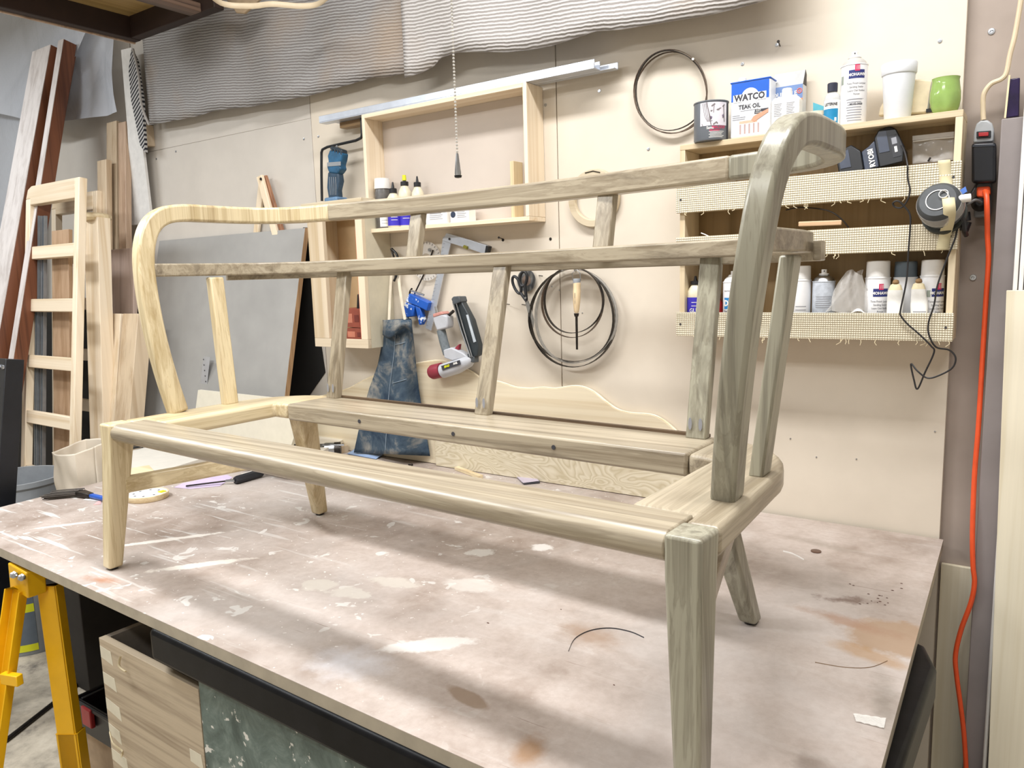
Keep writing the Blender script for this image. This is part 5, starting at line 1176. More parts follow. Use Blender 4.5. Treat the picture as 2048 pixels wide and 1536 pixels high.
NG = plain('nailer_grey', 'bfc1c6', .4, var=.08); NGD = plain('nailer_dark', '4b5054', .45, var=.25, scale=35)
t = thing('brad_nailer', 'grey pneumatic brad nailer with maroon cap and black magazine on the wall', 'nailer', W(905, 755, -.05))
yn = -.085
build('cylinder', B().tube([W(886, 742, yn+.025), W(915, 733, yn+.025), W(938, 722, yn+.025), W(946, 717, yn+.025)], .0265, 20, rf=lambda f_: 1.0 if f_ < .5 else (1.0-.5*(f_-.5)/.5)), NG, t)
build('rubber_cap', B().tube([W(862, 745, yn+.025), W(866, 744, yn+.025), W(884, 740, yn+.025)], .0275, 18, rf=lambda f_: .8 if f_ < .1 else 1.0), MAROON, t)
build('handle_grip', B().tube([W(882, 660, yn+.03), W(888, 685, yn+.03), W(895, 708, yn+.03)], .0165, 14), plain('grip_grey', '6f777b', .7, var=.2, scale=120, bmp=.4), t)
build('handle_top', poly_px([(865, 632), (884, 628), (894, 632), (895, 648), (894, 656), (873, 662), (866, 642)], yn+.012, .04), NG, t, bevel=.006, seg=3)
build('top_rubber', poly_px([(865, 628), (882, 623), (887, 628), (866, 635)], yn+.010, .042), plain('nailer_pink', 'c98f84', .6), t, bevel=.003)
build('air_fitting', B().tube([W(874, 625, yn+.03), W(871, 613, yn+.03)], .0045, 10), STEEL, t)
build('handle_base', poly_px([(886, 700), (902, 695), (925, 706), (934, 714), (905, 722), (888, 716)], yn+.012, .035), NG, t, bevel=.004)
build('trigger', poly_px([(906, 700), (912, 693), (918, 688), (916, 702), (908, 706)], yn+.02, .016), MAROON, t, bevel=.002)
build('magazine', poly_px([(904, 598), (912, 592), (919, 596), (942, 640), (956, 690), (955, 712), (945, 716), (938, 706), (910, 622)], yn+.015, .03), plain('magazine_black', '2d3438', .45, var=.25), t, bevel=.004)
for o_ in (0, 6): build('magazine_rail', B().tube([W(906+o_, 604, yn+.010), W(922+o_, 660, yn+.010), W(941+o_*.6, 714, yn+.010)], .003, 6), STEEL, t)
build('magazine_head', poly_px([(902, 598), (906, 593), (918, 593), (921, 604), (907, 610)], yn+.006, .042), NGD, t, bevel=.003)
build('magazine_sticker', poly_px([(932, 630), (936, 629), (952, 683), (947, 685)], yn+.0135, .001), plain('sticker_pale', 'c3cbd2', .5), t)
build('rear_bracket', B().tube([W(896, 632, yn+.03), W(907, 622, yn+.03)], .006, 8), DSTEEL, t)
build('badge', poly_px([(882, 732), (919, 720), (921, 729), (885, 741)], yn-.004, .002), INK, t)
text('BRAD', .011, W(894, 732.5, yn-.0045), W(919, 720, yn)-W(882, 732, yn), U_, LIME, t, depth=.001, squash=.9, bold=.0008)
text('NAIL', .010, W(911, 726.5, yn-.0045), W(919, 720, yn)-W(882, 732, yn), U_, WHITEP, t, depth=.001, squash=.9, bold=.0008)
build('nose', poly_px([(933, 708), (948, 714), (948, 726), (938, 724)], yn+.012, .03), NGD, t, bevel=.003)

# ---- blade coils, scissors, saw disc, chisel, wooden ring
def ring_px(cx, cy, rx, ry, y, n=48, tw=0.0, seed=0, dy=.006):
    P = []
    for k in range(n):
        a_ = 2*PI*k/n
        P.append(W(cx+rx*math.cos(a_)+tw*math.sin(2*a_+seed), cy+ry*math.sin(a_), y+dy*math.sin(a_+seed)))
    return P
def coil(name, label, strands, mats, w_=.0055):
    c0 = strands[0]; t = thing(name, label, 'blade coil', W(c0[0], c0[1]+c0[3], c0[4]), 'coiled saw blades on the wall')
    for k, s_ in enumerate(strands):
        P = ring_px(*s_[:5], tw=s_[5], seed=k*1.3)
        bb = B(); vs = []; n_ = len(P); fs = []
        for i_, p in enumerate(P):
            d_ = (p-(W(s_[0], s_[1], s_[4]))).normalized()
            for a_, c_ in ((-.0009, -w_), (.0009, -w_), (.0009, w_), (-.0009, w_)): vs.append(p+d_*a_+V3((0, c_, 0)))
        for i_ in range(n_):
            for m_ in range(4): fs.append((i_*4+m_, i_*4+(m_+1) % 4, ((i_+1) % n_)*4+(m_+1) % 4, ((i_+1) % n_)*4+m_))
        build('blade_loop', bb.add(vs, fs), mats[k % len(mats)], t)
    return t
BRZ = plain('blade_brown', '6c5c50', .4, .7, var=.3, scale=60)
coil('bandsaw_coil', 'thin coiled bandsaw blade hanging high on the wall left of the cans', [(1341, 183, 73, 84, -.02, 0), (1340, 181, 71, 80, -.024, 3), (1343, 185, 72, 81, -.016, -3)], [BRZ, DSTEEL], .004)
build('hanger', B().tube([W(1384, 118, 0), W(1386, 118, -.035)], .0035, 8), WHITE, label='white peg holding the high blade coil', cat='peg')
t = coil('bandsaw_coil', 'large coiled bandsaw blade hanging round the chisel', [(1147, 636, 86, 98, -.03, 0), (1150, 632, 81, 94, -.040, 3), (1145, 630, 84, 93, -.022, -4)], [DSTEEL, STEEL], .0075)
coil('bandsaw_coil', 'smaller brown coiled blade nested inside the large coil', [(1145, 605, 61, 70, -.05, 0), (1146, 600, 59, 66, -.058, 2)], [BRZ, DSTEEL], .006)
for px in (1125, 1151): build('hanger', B().tube([W(px, 539, 0), W(px, 539, -.068)], .003, 8).lathe([(.0055, 0), (.005, .003), (0, .004)], W(px, 539, -.068), V3((0, -1, 0)), 10), STEEL, label='%s bright nail holding the nested blade coils' % ('left' if px < 1140 else 'right'), cat='nail')
t = thing('chisel', 'wood handled chisel hanging by a wire loop inside the coils', 'chisel', W(1154, 700, -.05))
yk = -.068
build('handle', B().lathe([(.006, 0), (.0085, .006), (.0115, .035), (.0125, .07), (.0115, .078), (.0118, .082), (.0118, .096), (.008, .099), (0, .099)], W(1153, 626, yk), W(1154, 560, yk)-W(1153, 626, yk), 20), wood('chisel_handle', 'e6cfa8', 'd0b285', 'z', 1), t)
build('ferrule', B().lathe([(.0118, .0), (.0118, .012), (.0105, .014), (0, .014)], W(1153.5, 566, yk), U_, 18), GREYP, t)
build('collar', B().lathe([(.0065, 0), (.0085, .010), (0, .0101)], W(1153, 633, yk), U_, 14), DSTEEL, t)
build('blade', B().bar(W(1154, 699, yk), W(1153, 632, yk), .0065, .003, .007, .004), DSTEEL, t)
build('wire_loop', B().tube([W(1146, 561, yk), W(1144, 547, yk), W(1150, 541, yk), W(1154, 539, yk), W(1160, 546, yk), W(1161, 561, yk)], .0012, 6), STEEL, t)
text('TWO CHERRIES', .005, W(1150, 597, yk-.0122), V3((0, 0, 1)), V3((-1, 0, 0)), INK, t, depth=.0008)
t = thing('saw_disc', 'small round steel saw disc behind the scissors', 'saw disc', W(1054, 583, -.012))
build('disc', B().lathe([(.006, 0), (.038, 0), (.038, .0018), (.006, .0018), (.006, 0)], W(1053, 561, -.010), V3((0, -1, 0)), 40), STEEL, t)
build('rust_centre', B().lathe([(.0065, 0), (.018, 0), (.018, .0003)], W(1053, 561, -.0122), V3((0, -1, 0)), 24), plain('rust', '7d6a5c', .6), t)
t = thing('scissors', 'black handled scissors hanging point down beside the large coil', 'scissors', W(1070, 650, -.03))
ys = -.035
def loop(cx, cy, rx, ry, rot):
    P = []
    for k in range(24):
        a_ = 2*PI*k/24; u_ = rx*math.cos(a_); v_ = ry*math.sin(a_)*(1 if math.sin(a_) < 0 else 1.25)
        P.append(W(cx+u_*math.cos(rot)-v_*math.sin(rot), cy+u_*math.sin(rot)+v_*math.cos(rot), ys))
    return P
build('handle', B().tube(loop(1047, 556, 7, 13, .1), .0052, 8, closed=True), BLACKP, t)
build('handle', B().tube(loop(1033, 568, 6.5, 16, -.35), .0050, 8, closed=True), BLACKP, t)
build('shank', B().tube([W(1050, 570, ys), W(1053, 600, ys)], .0055, 8), BLACKP, t)
build('shank', B().tube([W(1040, 584, ys), W(1053, 602, ys)], .0055, 8), BLACKP, t)
build('pivot', B().lathe([(.004, 0), (.004, .002)], W(1051, 596, ys-.006), V3((0, -1, 0)), 10), STEEL, t)
build('blade', poly_px([(1050, 604), (1056, 601), (1068, 640), (1067, 655), (1060, 632)], ys, .003), STEEL, t)
build('blade', poly_px([(1050, 604), (1054, 603), (1064, 640), (1067, 656), (1058, 634)], ys+.004, .003), STEEL, t)
x_ = W(1188, 397, -.03)
t = thing('wooden_ring', 'pale turned wooden ring leaning on the wall behind the crest rail', 'ring', W(1190, 460, -.02))
build('ring_body', B().lathe([(.066, 0), (.090, 0), (.091, .006), (.088, .016), (.069, .016), (.066, .012), (.066, 0)], W(1190, 397, -.004), V3((0, -1, 0)), 48), wood('ring_wood', 'cfc0a4', 'b5a283', 'x', .6), t)
build('ring_joint', B().tube([W(1170, 346, -.021), W(1186, 342, -.021), W(1200, 345, -.021)], .0015, 5), DSTEEL, t)
for px, py in ((1012, 608), (1044, 609), (1078, 551)):
    build('nail', B().tube([W(px, py, 0), W(px+7, py+1, -.03)], .0016, 6), DSTEEL, wall)

# ---- pull chain
pb = T(915, 322, 1.70); topz = 2.72
chn = thing('pull_chain', 'bead pull chain with chrome weight hanging before the blankets', 'pull chain', V3((pb.x, pb.y, 1.675)))
bb = B(); z_ = 1.715
while z_ < topz:
    bb.lathe([(0, -.0021), (.0018, -.0011), (.0021, 0), (.0018, .0011), (0, .0021)], (pb.x, pb.y, z_), n=6); z_ += .0052
build('bead_string', bb, plain('chain_white', 'd9d6cf', .35, .3), chn, kind='stuff')
build('weight', B().lathe([(0, 0), (.0050, .001), (.0054, .005), (.0034, .024), (.0022, .036), (0, .037)], (pb.x, pb.y, 1.676), n=18), STEEL, chn)
build('weight_base', B().lathe([(0, -.0035), (.0055, -.0025), (.0064, .0008)], (pb.x, pb.y, 1.676), n=18), BLACKP, chn)

# ---- scalloped headboard and plain plywood board at the foot of the wall
top = [(560, 800), (600, 800), (640, 793), (665, 788), (700, 776), (740, 755), (800, 735), (870, 722), (905, 728), (940, 743), (963, 758), (1000, 765), (1030, 775), (1060, 778), (1085, 776), (1110, 778), (1130, 775), (1150, 773), (1170, 776), (1190, 787), (1213, 806), (1235, 820), (1262, 827), (1300, 830), (1320, 838), (1340, 853), (1358, 870)]
P = [W(px, py, -.022) for px, py in top]; 
P = spline(P, 3)
pts = P + [V3((P[-1].x+.02, -.022, .9)), V3((P[-1].x+.02, -.022, .802)), V3((P[0].x, -.022, .802))]
hb_ = thing('scalloped_board', 'pale plywood headboard blank with scalloped top edge leaning on the wall', 'board', ((P[0].x+P[-1].x)/2, -.01, .802))
build('board', B().prism([q_ for q_ in pts], (0, .019, 0)), PLYX, hb_, smooth=False, bevel=.001)
build('ply_edge', B().tube([q_+V3((0, .004, .001)) for q_ in P], .0035, 5), wood('ply_edge', 'efe2c6', 'd9c49c', 'x', 1), hb_)
m_ply, nt, b = nm('figured_ply'); v = coords(nt, (1, 1, 1)); 
sp = nt.nodes.new('ShaderNodeSeparateXYZ'); nt.links.new(v, sp.inputs[0])
nn_ = noise(nt, coords(nt, (2.2, 1, 6)), 1.4, 3, .5, .6)
f_ = math_n(nt, 'FRACT', math_n(nt, 'MULTIPLY', nn_, 26)); nt.links.new(ramp(nt, f_, [(0, lin('cbbfa4')), (.5, lin('d9cfb8')), (.85, lin('bfb294')), (1, lin('cbbfa4'))]), b.inputs['Base Color']); b.inputs['Roughness'].default_value = .5
x0 = -1.862; x1 = -.80
build('plywood_board', B().box(x0, x1, -.045, -.0245, .802, .952), m_ply, bevel=.001, label='low figured plywood board standing along the back of the bench', cat='board')

# ================================================================== LUMBER AT THE LEFT
def ladder(x, ytop, ybot, w, zt, label, rungs, group, th=.036, rail=.044, zb=0.0):
    """a ladder-like glued frame leaning on the wall; x is its left edge"""
    P1 = V3((x, ytop, zt)); P0 = V3((x, ybot, zb)); ax = (P1-P0).normalized(); n = V3((0, 1, 0)); n = (n-ax*n.dot(ax)).normalized(); Ln = (P1-P0).length
    t = thing('ladder_frame', label, 'frame', (x+w/2, ybot, zb), group)
    def piece(nm_, a0_, a1_, s0, s1, mat, th_=th, off=0.0):
        q = [P0+ax*s0+X_*a0_+n*off, P0+ax*s0+X_*a1_+n*off, P0+ax*s0+X_*a1_+n*(off+th_), P0+ax*s0+X_*a0_+n*(off+th_)]
        q += [p+ax*(s1-s0) for p in q]; return build(nm_, B().hexa(q), mat, t, bevel=.003, seg=2)
    piece('stile', 0, rail, 0, Ln-.06, MAPLE_Z); piece('stile', w-rail*.9, w, 0, Ln, MAPLE_Z)
    q = [P0+ax*(Ln-.0995)+X_*rail*0, P0+ax*(Ln-.0995)+X_*(w-rail*.9-.0005), P0+ax*Ln+X_*(w-rail*.9-.0005), P0+ax*Ln+X_*(.05), P0+ax*(Ln-.012)+X_*.018, P0+ax*(Ln-.0585)+X_*0, P0+ax*(Ln-.0585)+X_*0]
    build('top_rail', B().prism([P0+ax*(Ln-.0595)+X_*0, P0+ax*(Ln-.0595)+X_*rail, P0+ax*(Ln-.09)+X_*(rail+.0005), P0+ax*(Ln-.09)+X_*(w-rail*.9-.0005), P0+ax*Ln+X_*(w-rail*.9-.0005), P0+ax*Ln+X_*.055, P0+ax*(Ln-.015)+X_*.018], n*th), MAPLE_X, t, bevel=.003)
    for s_ in rungs: piece('rung', rail+.0005, w-rail*.9-.0005, s_*Ln-.03, s_*Ln+.03, MAPLE_X, th*.9, .002)
    return t
# main ladder frame: image left edge (52,372)->(40,990)
xl_ = -4.05; P1 = XP(52, 374, xl_); P2 = XP(40, 985, xl_)
d = P2-P1; P0 = P1+d*(-P1.z/d.z)
wl = XP(165, 364, 0).x if False else None
# width measured on the plane of the frame top
wr = W(160, 366, P1.y).x - xl_
zr = []
for py in (507, 610, 720, 829, 937):
    p = XP(57, py, xl_); zr.append((p.z)/P1.z)
ladder(xl_, P1.y, P0.y, wr, P1.z, 'front ladder-like maple frame with rounded corner leaning left of the bench', zr, 'ladder frames leaning at the left')
y2 = P1.y+.25; x2 = W(100, 375, y2).x
ladder(x2, y2, P0.y+.30, W(192, 370, y2).x-x2, W(150, 388, y2).z, 'second ladder-like frame half hidden behind the front one', [.2, .33, .46, .59, .72, .84], 'ladder frames leaning at the left')
def leaner(name, label, cat, tl, bl, x, w_, th, mat, zb=0.0, group=None, xw=0.0, ytop=None, rpx=None):
    if ytop is not None: x = W(tl[0], tl[1], ytop).x
    if rpx is not None: w_ = W(rpx, tl[1], ytop).x-x-.004
    P1 = XP(tl[0], tl[1], x); P2 = XP(bl[0], bl[1], x+xw); d = P2-P1; P0 = P1+d*((zb-P1.z)/d.z)
    ax = (P1-P0).normalized(); xv = (X_-ax*X_.dot(ax)).normalized(); n = ax.cross(xv).normalized()
    if n.y < 0: n = -n
    q = [P0, P0+xv*w_, P0+xv*w_+n*th, P0+n*th, P1, P1+xv*w_, P1+xv*w_+n*th, P1+n*th]
    mz = min(p.z for p in q[:4]); q = [p+V3((0, 0, zb-mz)) if i < 4 else p for i, p in enumerate(q)]
    t = thing(name, label, cat, q[0], group)
    build('board', B().hexa(q), mat, t, bevel=.002)
    return t, q, n, ax, xv
# tall dark boards; light on their fronts is put into pale face layers
t, q, n, ax, xv = leaner('tall_board', 'tall reddish dark board with front face coloured pale for the light on it, left one of two', 'board', (66, 104), (-22, 600), 0, .19, .12, REDW, ytop=-.22, group='tall dark boards leaning at the far left')
build('lit_front_layer', B().hexa([q[0]-n*.003, q[1]-n*.003, q[1]-n*.0004, q[0]-n*.0004, q[4]-n*.003, q[5]-n*.003, q[5]-n*.0004, q[4]-n*.0004]), LIT_FRONT, t)
t, q, n, ax, xv = leaner('tall_board', 'tall reddish dark board tucked behind the other, right one of two', 'board', (118, 82), (70, 390), 0, .05, .06, REDW, ytop=-.20, group='tall dark boards leaning at the far left')
build('lit_front_layer', B().hexa([q[0]-n*.003, q[1]-n*.003, q[1]-n*.0004, q[0]-n*.0004, q[4]-n*.003, q[5]-n*.003, q[5]-n*.0004, q[4]-n*.0004]), LIT_FRONT, t)
leaner('lumber_board', 'brown board leaning low between the dark boards and the front ladder frame', 'board', (28, 500), (6, 740), -4.15, .07, .05, wood('brown_lumber', 'b28a5c', '7d5a36', 'z', .5))
# vertical sticks
leaner('lumber_board', 'pale board with notched top left of the tallest stud pair', 'board', (194, 322), (200, 840), 0, 0, .03, STUD_Z, ytop=-.13, rpx=213)
leaner('lumber_board', 'tall pale stud, left one of the tallest pair by the blanket strip', 'board', (213, 246), (212, 840), 0, 0, .03, STUD_Z, ytop=-.06, rpx=234)
leaner('lumber_board', 'tall pinkish stud, right one of the tallest pair by the blanket strip', 'board', (236, 246), (240, 840), 0, 0, .03, STUD_P, ytop=-.06, rpx=252)
leaner('lumber_board', 'wide pinkish board standing behind the short thick studs', 'board', (212, 500), (214, 840), 0, 0, .02, wood('pink_ply', 'b8a294', '9d877a', 'z', .4), ytop=-.17, rpx=268)
t, q, n, ax, xv = leaner('capped_post', 'pale square post with rounded cap leaning right of the front ladder frame', 'post', (167, 437), (180, 880), 0, 0, .06, MAPLE_Z, ytop=-.34, rpx=196)
c_ = (q[4]+q[6])/2
build('post_cap', B().lathe([(.052, -.012), (.062, .0), (.062, .014), (.05, .022), (0, .024)], c_, ax, 20), PINE_X, t)
leaner('short_stud', 'short thick stud leaning beside the capped post, left one of two', 'stud', (213, 627), (203, 800), 0, 0, .06, MAPLE_Z, ytop=-.30, rpx=242, group='short thick studs behind the bench corner')
leaner('short_stud', 'short thick stud with pale chamfer, right one of two', 'stud', (246, 627), (232, 800), 0, 0, .07, STUD_Z, ytop=-.30, rpx=277, group='short thick studs behind the bench corner')
# metal tracks
for k, (px, lab) in enumerate(((80, 'grey metal track standing inside the ladder frames, left one'), (92, 'grey metal track standing inside the ladder frames, right one'))):
    P1 = XP(px, 432, -3.98+.05*k); P2 = XP(px-4, 980, -3.98+.05*k); d = P2-P1; P0 = P1+d*(-P1.z/d.z)
    t = thing('metal_track', lab, 'track', P0, 'metal tracks in the ladder frames')
    build('track_web', B().bar(P0, P1,   .022, .004), plain('track_blue_grey', '8f9499', .4, .6), t)
    build('track_flange', B().bar(P0+V3((-.010, -.008, 0)), P1+V3((-.010, -.008, 0)), .004, .012), plain('track_blue_grey', '8f9499', .4, .6), t)
    build('track_flange', B().bar(P0+V3((.010, -.008, 0)), P1+V3((.010, -.008, 0)), .004, .012), plain('track_blue_grey', '8f9499', .4, .6), t)
leaner('lumber_board', 'brown ply offcut standing inside the ladder frames', 'board', (103, 462), (108, 960), -3.90, .16, .02, wood('brown_ply', 'b39578', '967656', 'z', .4))
# black steel post at the far left
t, q, n, ax, xv = leaner('steel_post', 'black square steel post with two bolts at the left edge', 'post', (-10, 716), (-26, 990), -3.05, .085, .06, plain('black_steel', '15171c', .35, var=.2))
for px in (18, 32):
    p = XP(px, 732, q[5].x+.0) if False else q[4].lerp(q[5], .55 if px < 25 else .88)-ax*.03-n*.001
    build('bolt', B().lathe([(.008, 0), (.008, .004), (.005, .006), (0, .006)], p, -n, 8), STEEL, t)
# big grey board on the bench corner
P1 = W(318, 474, -.03); P1r = W(610, 456, -.03); xR = P1r.x
Pb = XP(561, 862, xR); d = Pb-P1r; P0r = P1r+d*((.805-P1r.z)/d.z)
q = [V3((P1.x, P0r.y, .805)), P0r, P0r+V3((0, .024, 0)), V3((P1.x, P0r.y+.024, .805)), V3((P1.x, P1r.y, P1r.z)), P1r, P1r+V3((0, .022, .002)), V3((P1.x, P1r.y+.022, P1r.z+.002))]
t = thing('leaning_sheet', 'big grey sheet of board leaning on the wall with brown sawn edge', 'panel', (P1.x/2+xR/2, P0r.y, .8))
build('sheet', B().hexa(q), plain('grey_sheet', '9a9894', .55, var=.08, scale=7), t)
e = [q[1], q[2], q[6], q[5]]; build('sawn_edge', B().prism([p+V3((.0004, 0, 0)) for p in e], (.0012, 0, 0)), wood('sawn_edge_m', 'a98763', '7f5f3f', 'z', 1.2), t)
# cream board standing before it, flat offcuts on the bench
yc_ = P0r.y-.06; qc = [W(380, 880, yc_), W(566, 880, yc_), W(612, 803, yc_+.03), W(396, 780, yc_+.03)]
for q_ in qc[:2]: q_.z = .8008
build('cream_panel', B().prism(qc, (0, .014, 0)), plain('cream_ply', 'd6cfbd', .6, var=.04), label='cream plywood panel propped low before the grey sheet', cat='panel')
def flat(name, label, pxs, z, th, mat):
    return build(name, B().prism([T(px, py, z) for px, py in pxs], (0, 0, -th)), mat, bevel=.001, label=label, cat='offcut')
flat('plywood_offcut', 'flat pale offcut board jutting toward the apron on the bench', [(470, 918), (575, 940), (717, 862), (650, 848)], .846, .016, plain('offcut_pale', 'd8d0c0', .6, var=.04))
build('offcut_block', B().obox(T(600, 905, .815)+V3((0, .1, 0)), .25, .10, .028), STUD_Z, label='hidden wood block raising the flat pale offcut', cat='block')
flat('plywood_offcut', 'grey-white offcut board lying behind the front left leg', [(252, 905), (262, 960), (420, 912), (330, 880)], .824, .018, plain('offcut_white', 'd2cdc3', .6, var=.05))
flat('plywood_offcut', 'slotted strip of wood lying under the left stretcher', [(250, 938), (252, 957), (312, 945), (298, 930)], .842, .012, PINE_X)
flat('black_shim', 'short dark slat lying on the grey-white offcut', [(250, 893), (252, 898), (292, 889), (286, 886)], .836, .008, BLACKP)
t = thing('steel_rule', 'perforated steel rule standing against the grey sheet', 'rule', W(410, 780, -.17))
build('rule_blade', B().hexa([W(399, 780, -.19), W(413, 781, -.19), W(413, 781, -.188), W(399, 780, -.188), W(407, 713, -.19), W(420, 714, -.19), W(420, 714, -.188), W(407, 713, -.188)]), ALU, t)
for k in range(6): build('rule_hole', B().lathe([(.0035, 0), (.0035, .0005)], W(407+1.1*(5-k), 774-11*k, -.1905), V3((0, -1, 0)), 8), INK, t)
# paper bag on the floor beyond the bench end
c_ = XP(165, 930, -3.0); 
t = thing('paper_bag', 'crumpled kraft paper bag standing on a dark crate beyond the left end of the bench', 'bag', (c_.x, c_.y, .56))
zt_ = XP(160, 893, -3.0).z; hw = .095
def fn(u, vv):
    a_ = u*2*PI; sq_ = 1/max(abs(math.cos(a_)), abs(math.sin(a_)))**.75
    rr = hw*(.86+.16*vv)*sq_*(1+.03*math.sin(7*a_+9*vv)+.03*math.sin(13*vv+3*a_))
    return V3((c_.x+rr*math.cos(a_)*1.05, c_.y+rr*math.sin(a_)*.75, 0.562+(zt_-.562)*vv+.02*vv*math.sin(a_+.5)))
build('bag_wall', B().grid(fn, 64, 60), plain('kraft_grey', 'd9cdbb', .8, var=.06, scale=12, bmp=.3), t, solid=.002)
build('bag_bottom', B().box(c_.x-hw*.8, c_.x+hw*.8, c_.y-hw*.55, c_.y+hw*.55, .562, .564), plain('kraft_grey', 'cfc3b2', .8), t)
build('shade_backdrop', B().box(-5.2, -3.62, -.16, -.12, .0, 1.40), plain('backdrop_shade', '1d1a18', .8), label='wide black panel added as shade behind the leaning frames and studs', cat='board')  # added black panel, makes the dark void behind the frames
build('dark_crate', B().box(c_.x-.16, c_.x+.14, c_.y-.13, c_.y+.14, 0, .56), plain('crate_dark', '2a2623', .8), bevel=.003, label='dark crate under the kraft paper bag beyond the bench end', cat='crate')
build('shade_wedge', B().prism([W(px, py, -.004) for px, py in ((606, 455), (614, 455), (626, 560), (642, 690), (650, 745), (612, 800), (560, 800))], (0, .003, 0)), plain('shade_black', '151311', .9), label='black sliver put in as the shade behind the grey sheet', cat='board')  # shade between leaning sheet and wall, built as a black shape

# ================================================================== RIGHT EDGE
ps = thing('power_strip', 'grey power strip with lit red rocker switch and cream cord on the wall', 'power strip', W(1966, 430, .0))
yq = -.018
build('strip_body', poly_px([(1951, 262), (1988, 258), (1981, 432), (1947, 436)], yq, .039), GREYP, ps, bevel=.006, seg=3)
build('strip_head', B().prism([W(px, py, yq-.012) for px, py in ((1946, 286), (1948, 262), (1953, 247), (1962, 240), (1975, 240), (1984, 246), (1988, 258), (1987, 283))], (0, .012, 0)), plain('strip_grey', 'a9acae', .4), ps, bevel=.004, seg=3)
sw = build('switch_frame', poly_px([(1953, 263), (1982, 261), (1982, 275), (1953, 277)], yq-.0155, .003), BLACKP, ps, bevel=.001)
build('red_rocker', poly_px([(1957, 265), (1977, 264), (1977, 272), (1957, 273)], yq-.019, .004), RED, sw, bevel=.001)
P = spline([W(1967, 240, -.025), W(1966, 215, -.025), W(1968, 188, -.028), W(1982, 168, -.03), W(2003, 158, -.032), W(2013, 145, -.034), W(2020, 110, -.036), W(2030, 70, -.04), W(2042, 0, -.045), W(2050, -60, -.05)], 7)
build('strip_cord', B().tube(P, .0055, 10), CREAMC, ps)
ad = thing('black_adapter', 'black plug-in adapter on the power strip under the red switch', 'adapter', W(1967, 365, yq))
build('adapter_body', poly_px([(1943, 286), (1992, 284), (1991, 364), (1943, 366)], yq-.046, .045), plain('adapter_black', '15171d', .3, var=.15), ad, bevel=.006, seg=3)
build('adapter_rim', poly_px([(1945, 290), (1990, 288), (1990, 292), (1945, 294)], yq-.0475, .002), plain('adapter_rim', '2b2f38', .3), ad)
pl = thing('black_plug', 'round black plug below the orange plug on the power strip', 'plug', W(1961, 424, yq))
build('plug_body', B().lathe([(.019, 0), (.019, .012), (.012, .028), (.007, .032), (0, .032)], W(1961, 407, yq-.001), V3((0, -1, 0)), 22), BLACKP, pl)
build('plug_cord', B().tube(spline([W(1962, 405, yq-.033), W(1950, 400, yq-.05), W(1935, 410, yq-.05), W(1922, 420, yq-.04), W(1925, 445, yq-.03)], 6), .0035, 8), plain('cord_grey', '6a6866', .5), pl)
og = thing('extension_cord', 'orange extension cord with square plug running down the wall', 'extension cord', W(1930, 1536, -.03))
build('plug', poly_px([(1953, 374), (1980, 372), (1981, 388), (1970, 396), (1953, 394)], yq-.032, .0315), ORANGE, og, bevel=.004, seg=2)
P = spline([W(1970, 382, yq-.03), W(1973, 393, yq-.045), W(1974, 420, yq-.05), W(1975, 470, -.05), W(1977, 520, -.045), W(1972, 600, -.04), W(1966, 700, -.04), W(1957, 850, -.05), W(1949, 950, -.06), W(1945, 1060, -.07), W(1946, 1130, -.07), W(1949, 1165, -.07), W(1942, 1205, -.07), W(1922, 1260, -.07), W(1911, 1310, -.07), W(1913, 1350, -.07), W(1921, 1410, -.07), W(1928, 1470, -.07), W(1933, 1560, -.07), W(1934, 1700, -.07)], 7)
build('cord', B().tube(P, .0058, 10), ORANGE, og)
# loose black plug head hanging by the sander
t = thing('hanging_plug', 'ribbed black plug dangling between the shelf and the power strip', 'plug', W(1930, 470, -.05))
build('strain_relief', B().tube([W(1931, 425, -.05), W(1933, 442, -.05)], .010, 10), BLACKP, t)
build('plug_body', B().tube([W(1933, 443, -.05), W(1926, 462, -.05)], .012, 10), BLACKP, t)
build('cord', B().tube(spline([W(1931, 424, -.05), W(1930, 410, -.05), W(1940, 392, -.045), W(1952, 372, -.04)], 5), .003, 7), BLACKP, t)
# boards standing at the right
b = B()
q = [W(2003, 238, -.062), W(2060, 232, -.062), W(2030, 1700, -.062), W(1908, 1700, -.062)]
def vboard(name, label, xa, xb, y, th, z1, mat, **k):
    return build(name, B().box(xa, xb, y, y+th, 0, z1), mat, bevel=.002, label=label, cat='board', **k)
xa = W(2003, 238, -.06).x; xb = W(1950, 1300, -.06).x
z1 = W(2003, 238, -.06).z
build('grey_plank', B().hexa([V3((xb-.012, -.06, 0)), V3((xb+.12, -.06, 0)), V3((xb+.12, -.008, 0)), V3((xb-.012, -.008, 0)), V3((xa, -.06, z1)), V3((xa+.12, -.06, z1)), V3((xa+.12, -.008, z1)), V3((xa, -.008, z1))]), plain('plank_mauve_grey', '8b8381', .6, var=.12, scale=6), bevel=.002,
      label='mauve grey plank standing upright right of the orange cord', cat='board')
a_ = W(2013, 581, -.11); b_ = W(1976, 1536, -.11)
ff = (b_-a_)/(b_.z-a_.z); bot = a_+ff*(0-a_.z)
build('plywood_sheet', B().hexa([V3((bot.x, -.11, 0)), V3((bot.x+.4, -.11, 0)), V3((bot.x+.4, -.092, 0)), V3((bot.x, -.092, 0)), V3((a_.x, -.11, a_.z)), V3((a_.x+.4, -.11, a_.z)), V3((a_.x+.4, -.092, a_.z)), V3((a_.x, -.092, a_.z))]), PLYY, bevel=.001,
      label='pale yellowish plywood sheet standing at the right edge', cat='board')
a_ = W(2034, 95, -.085); a2 = W(2020, 560, -.085)
t = thing('white_molding', 'white grooved moulding standing behind the plywood sheet', 'moulding', (a_.x, -.08, 0))
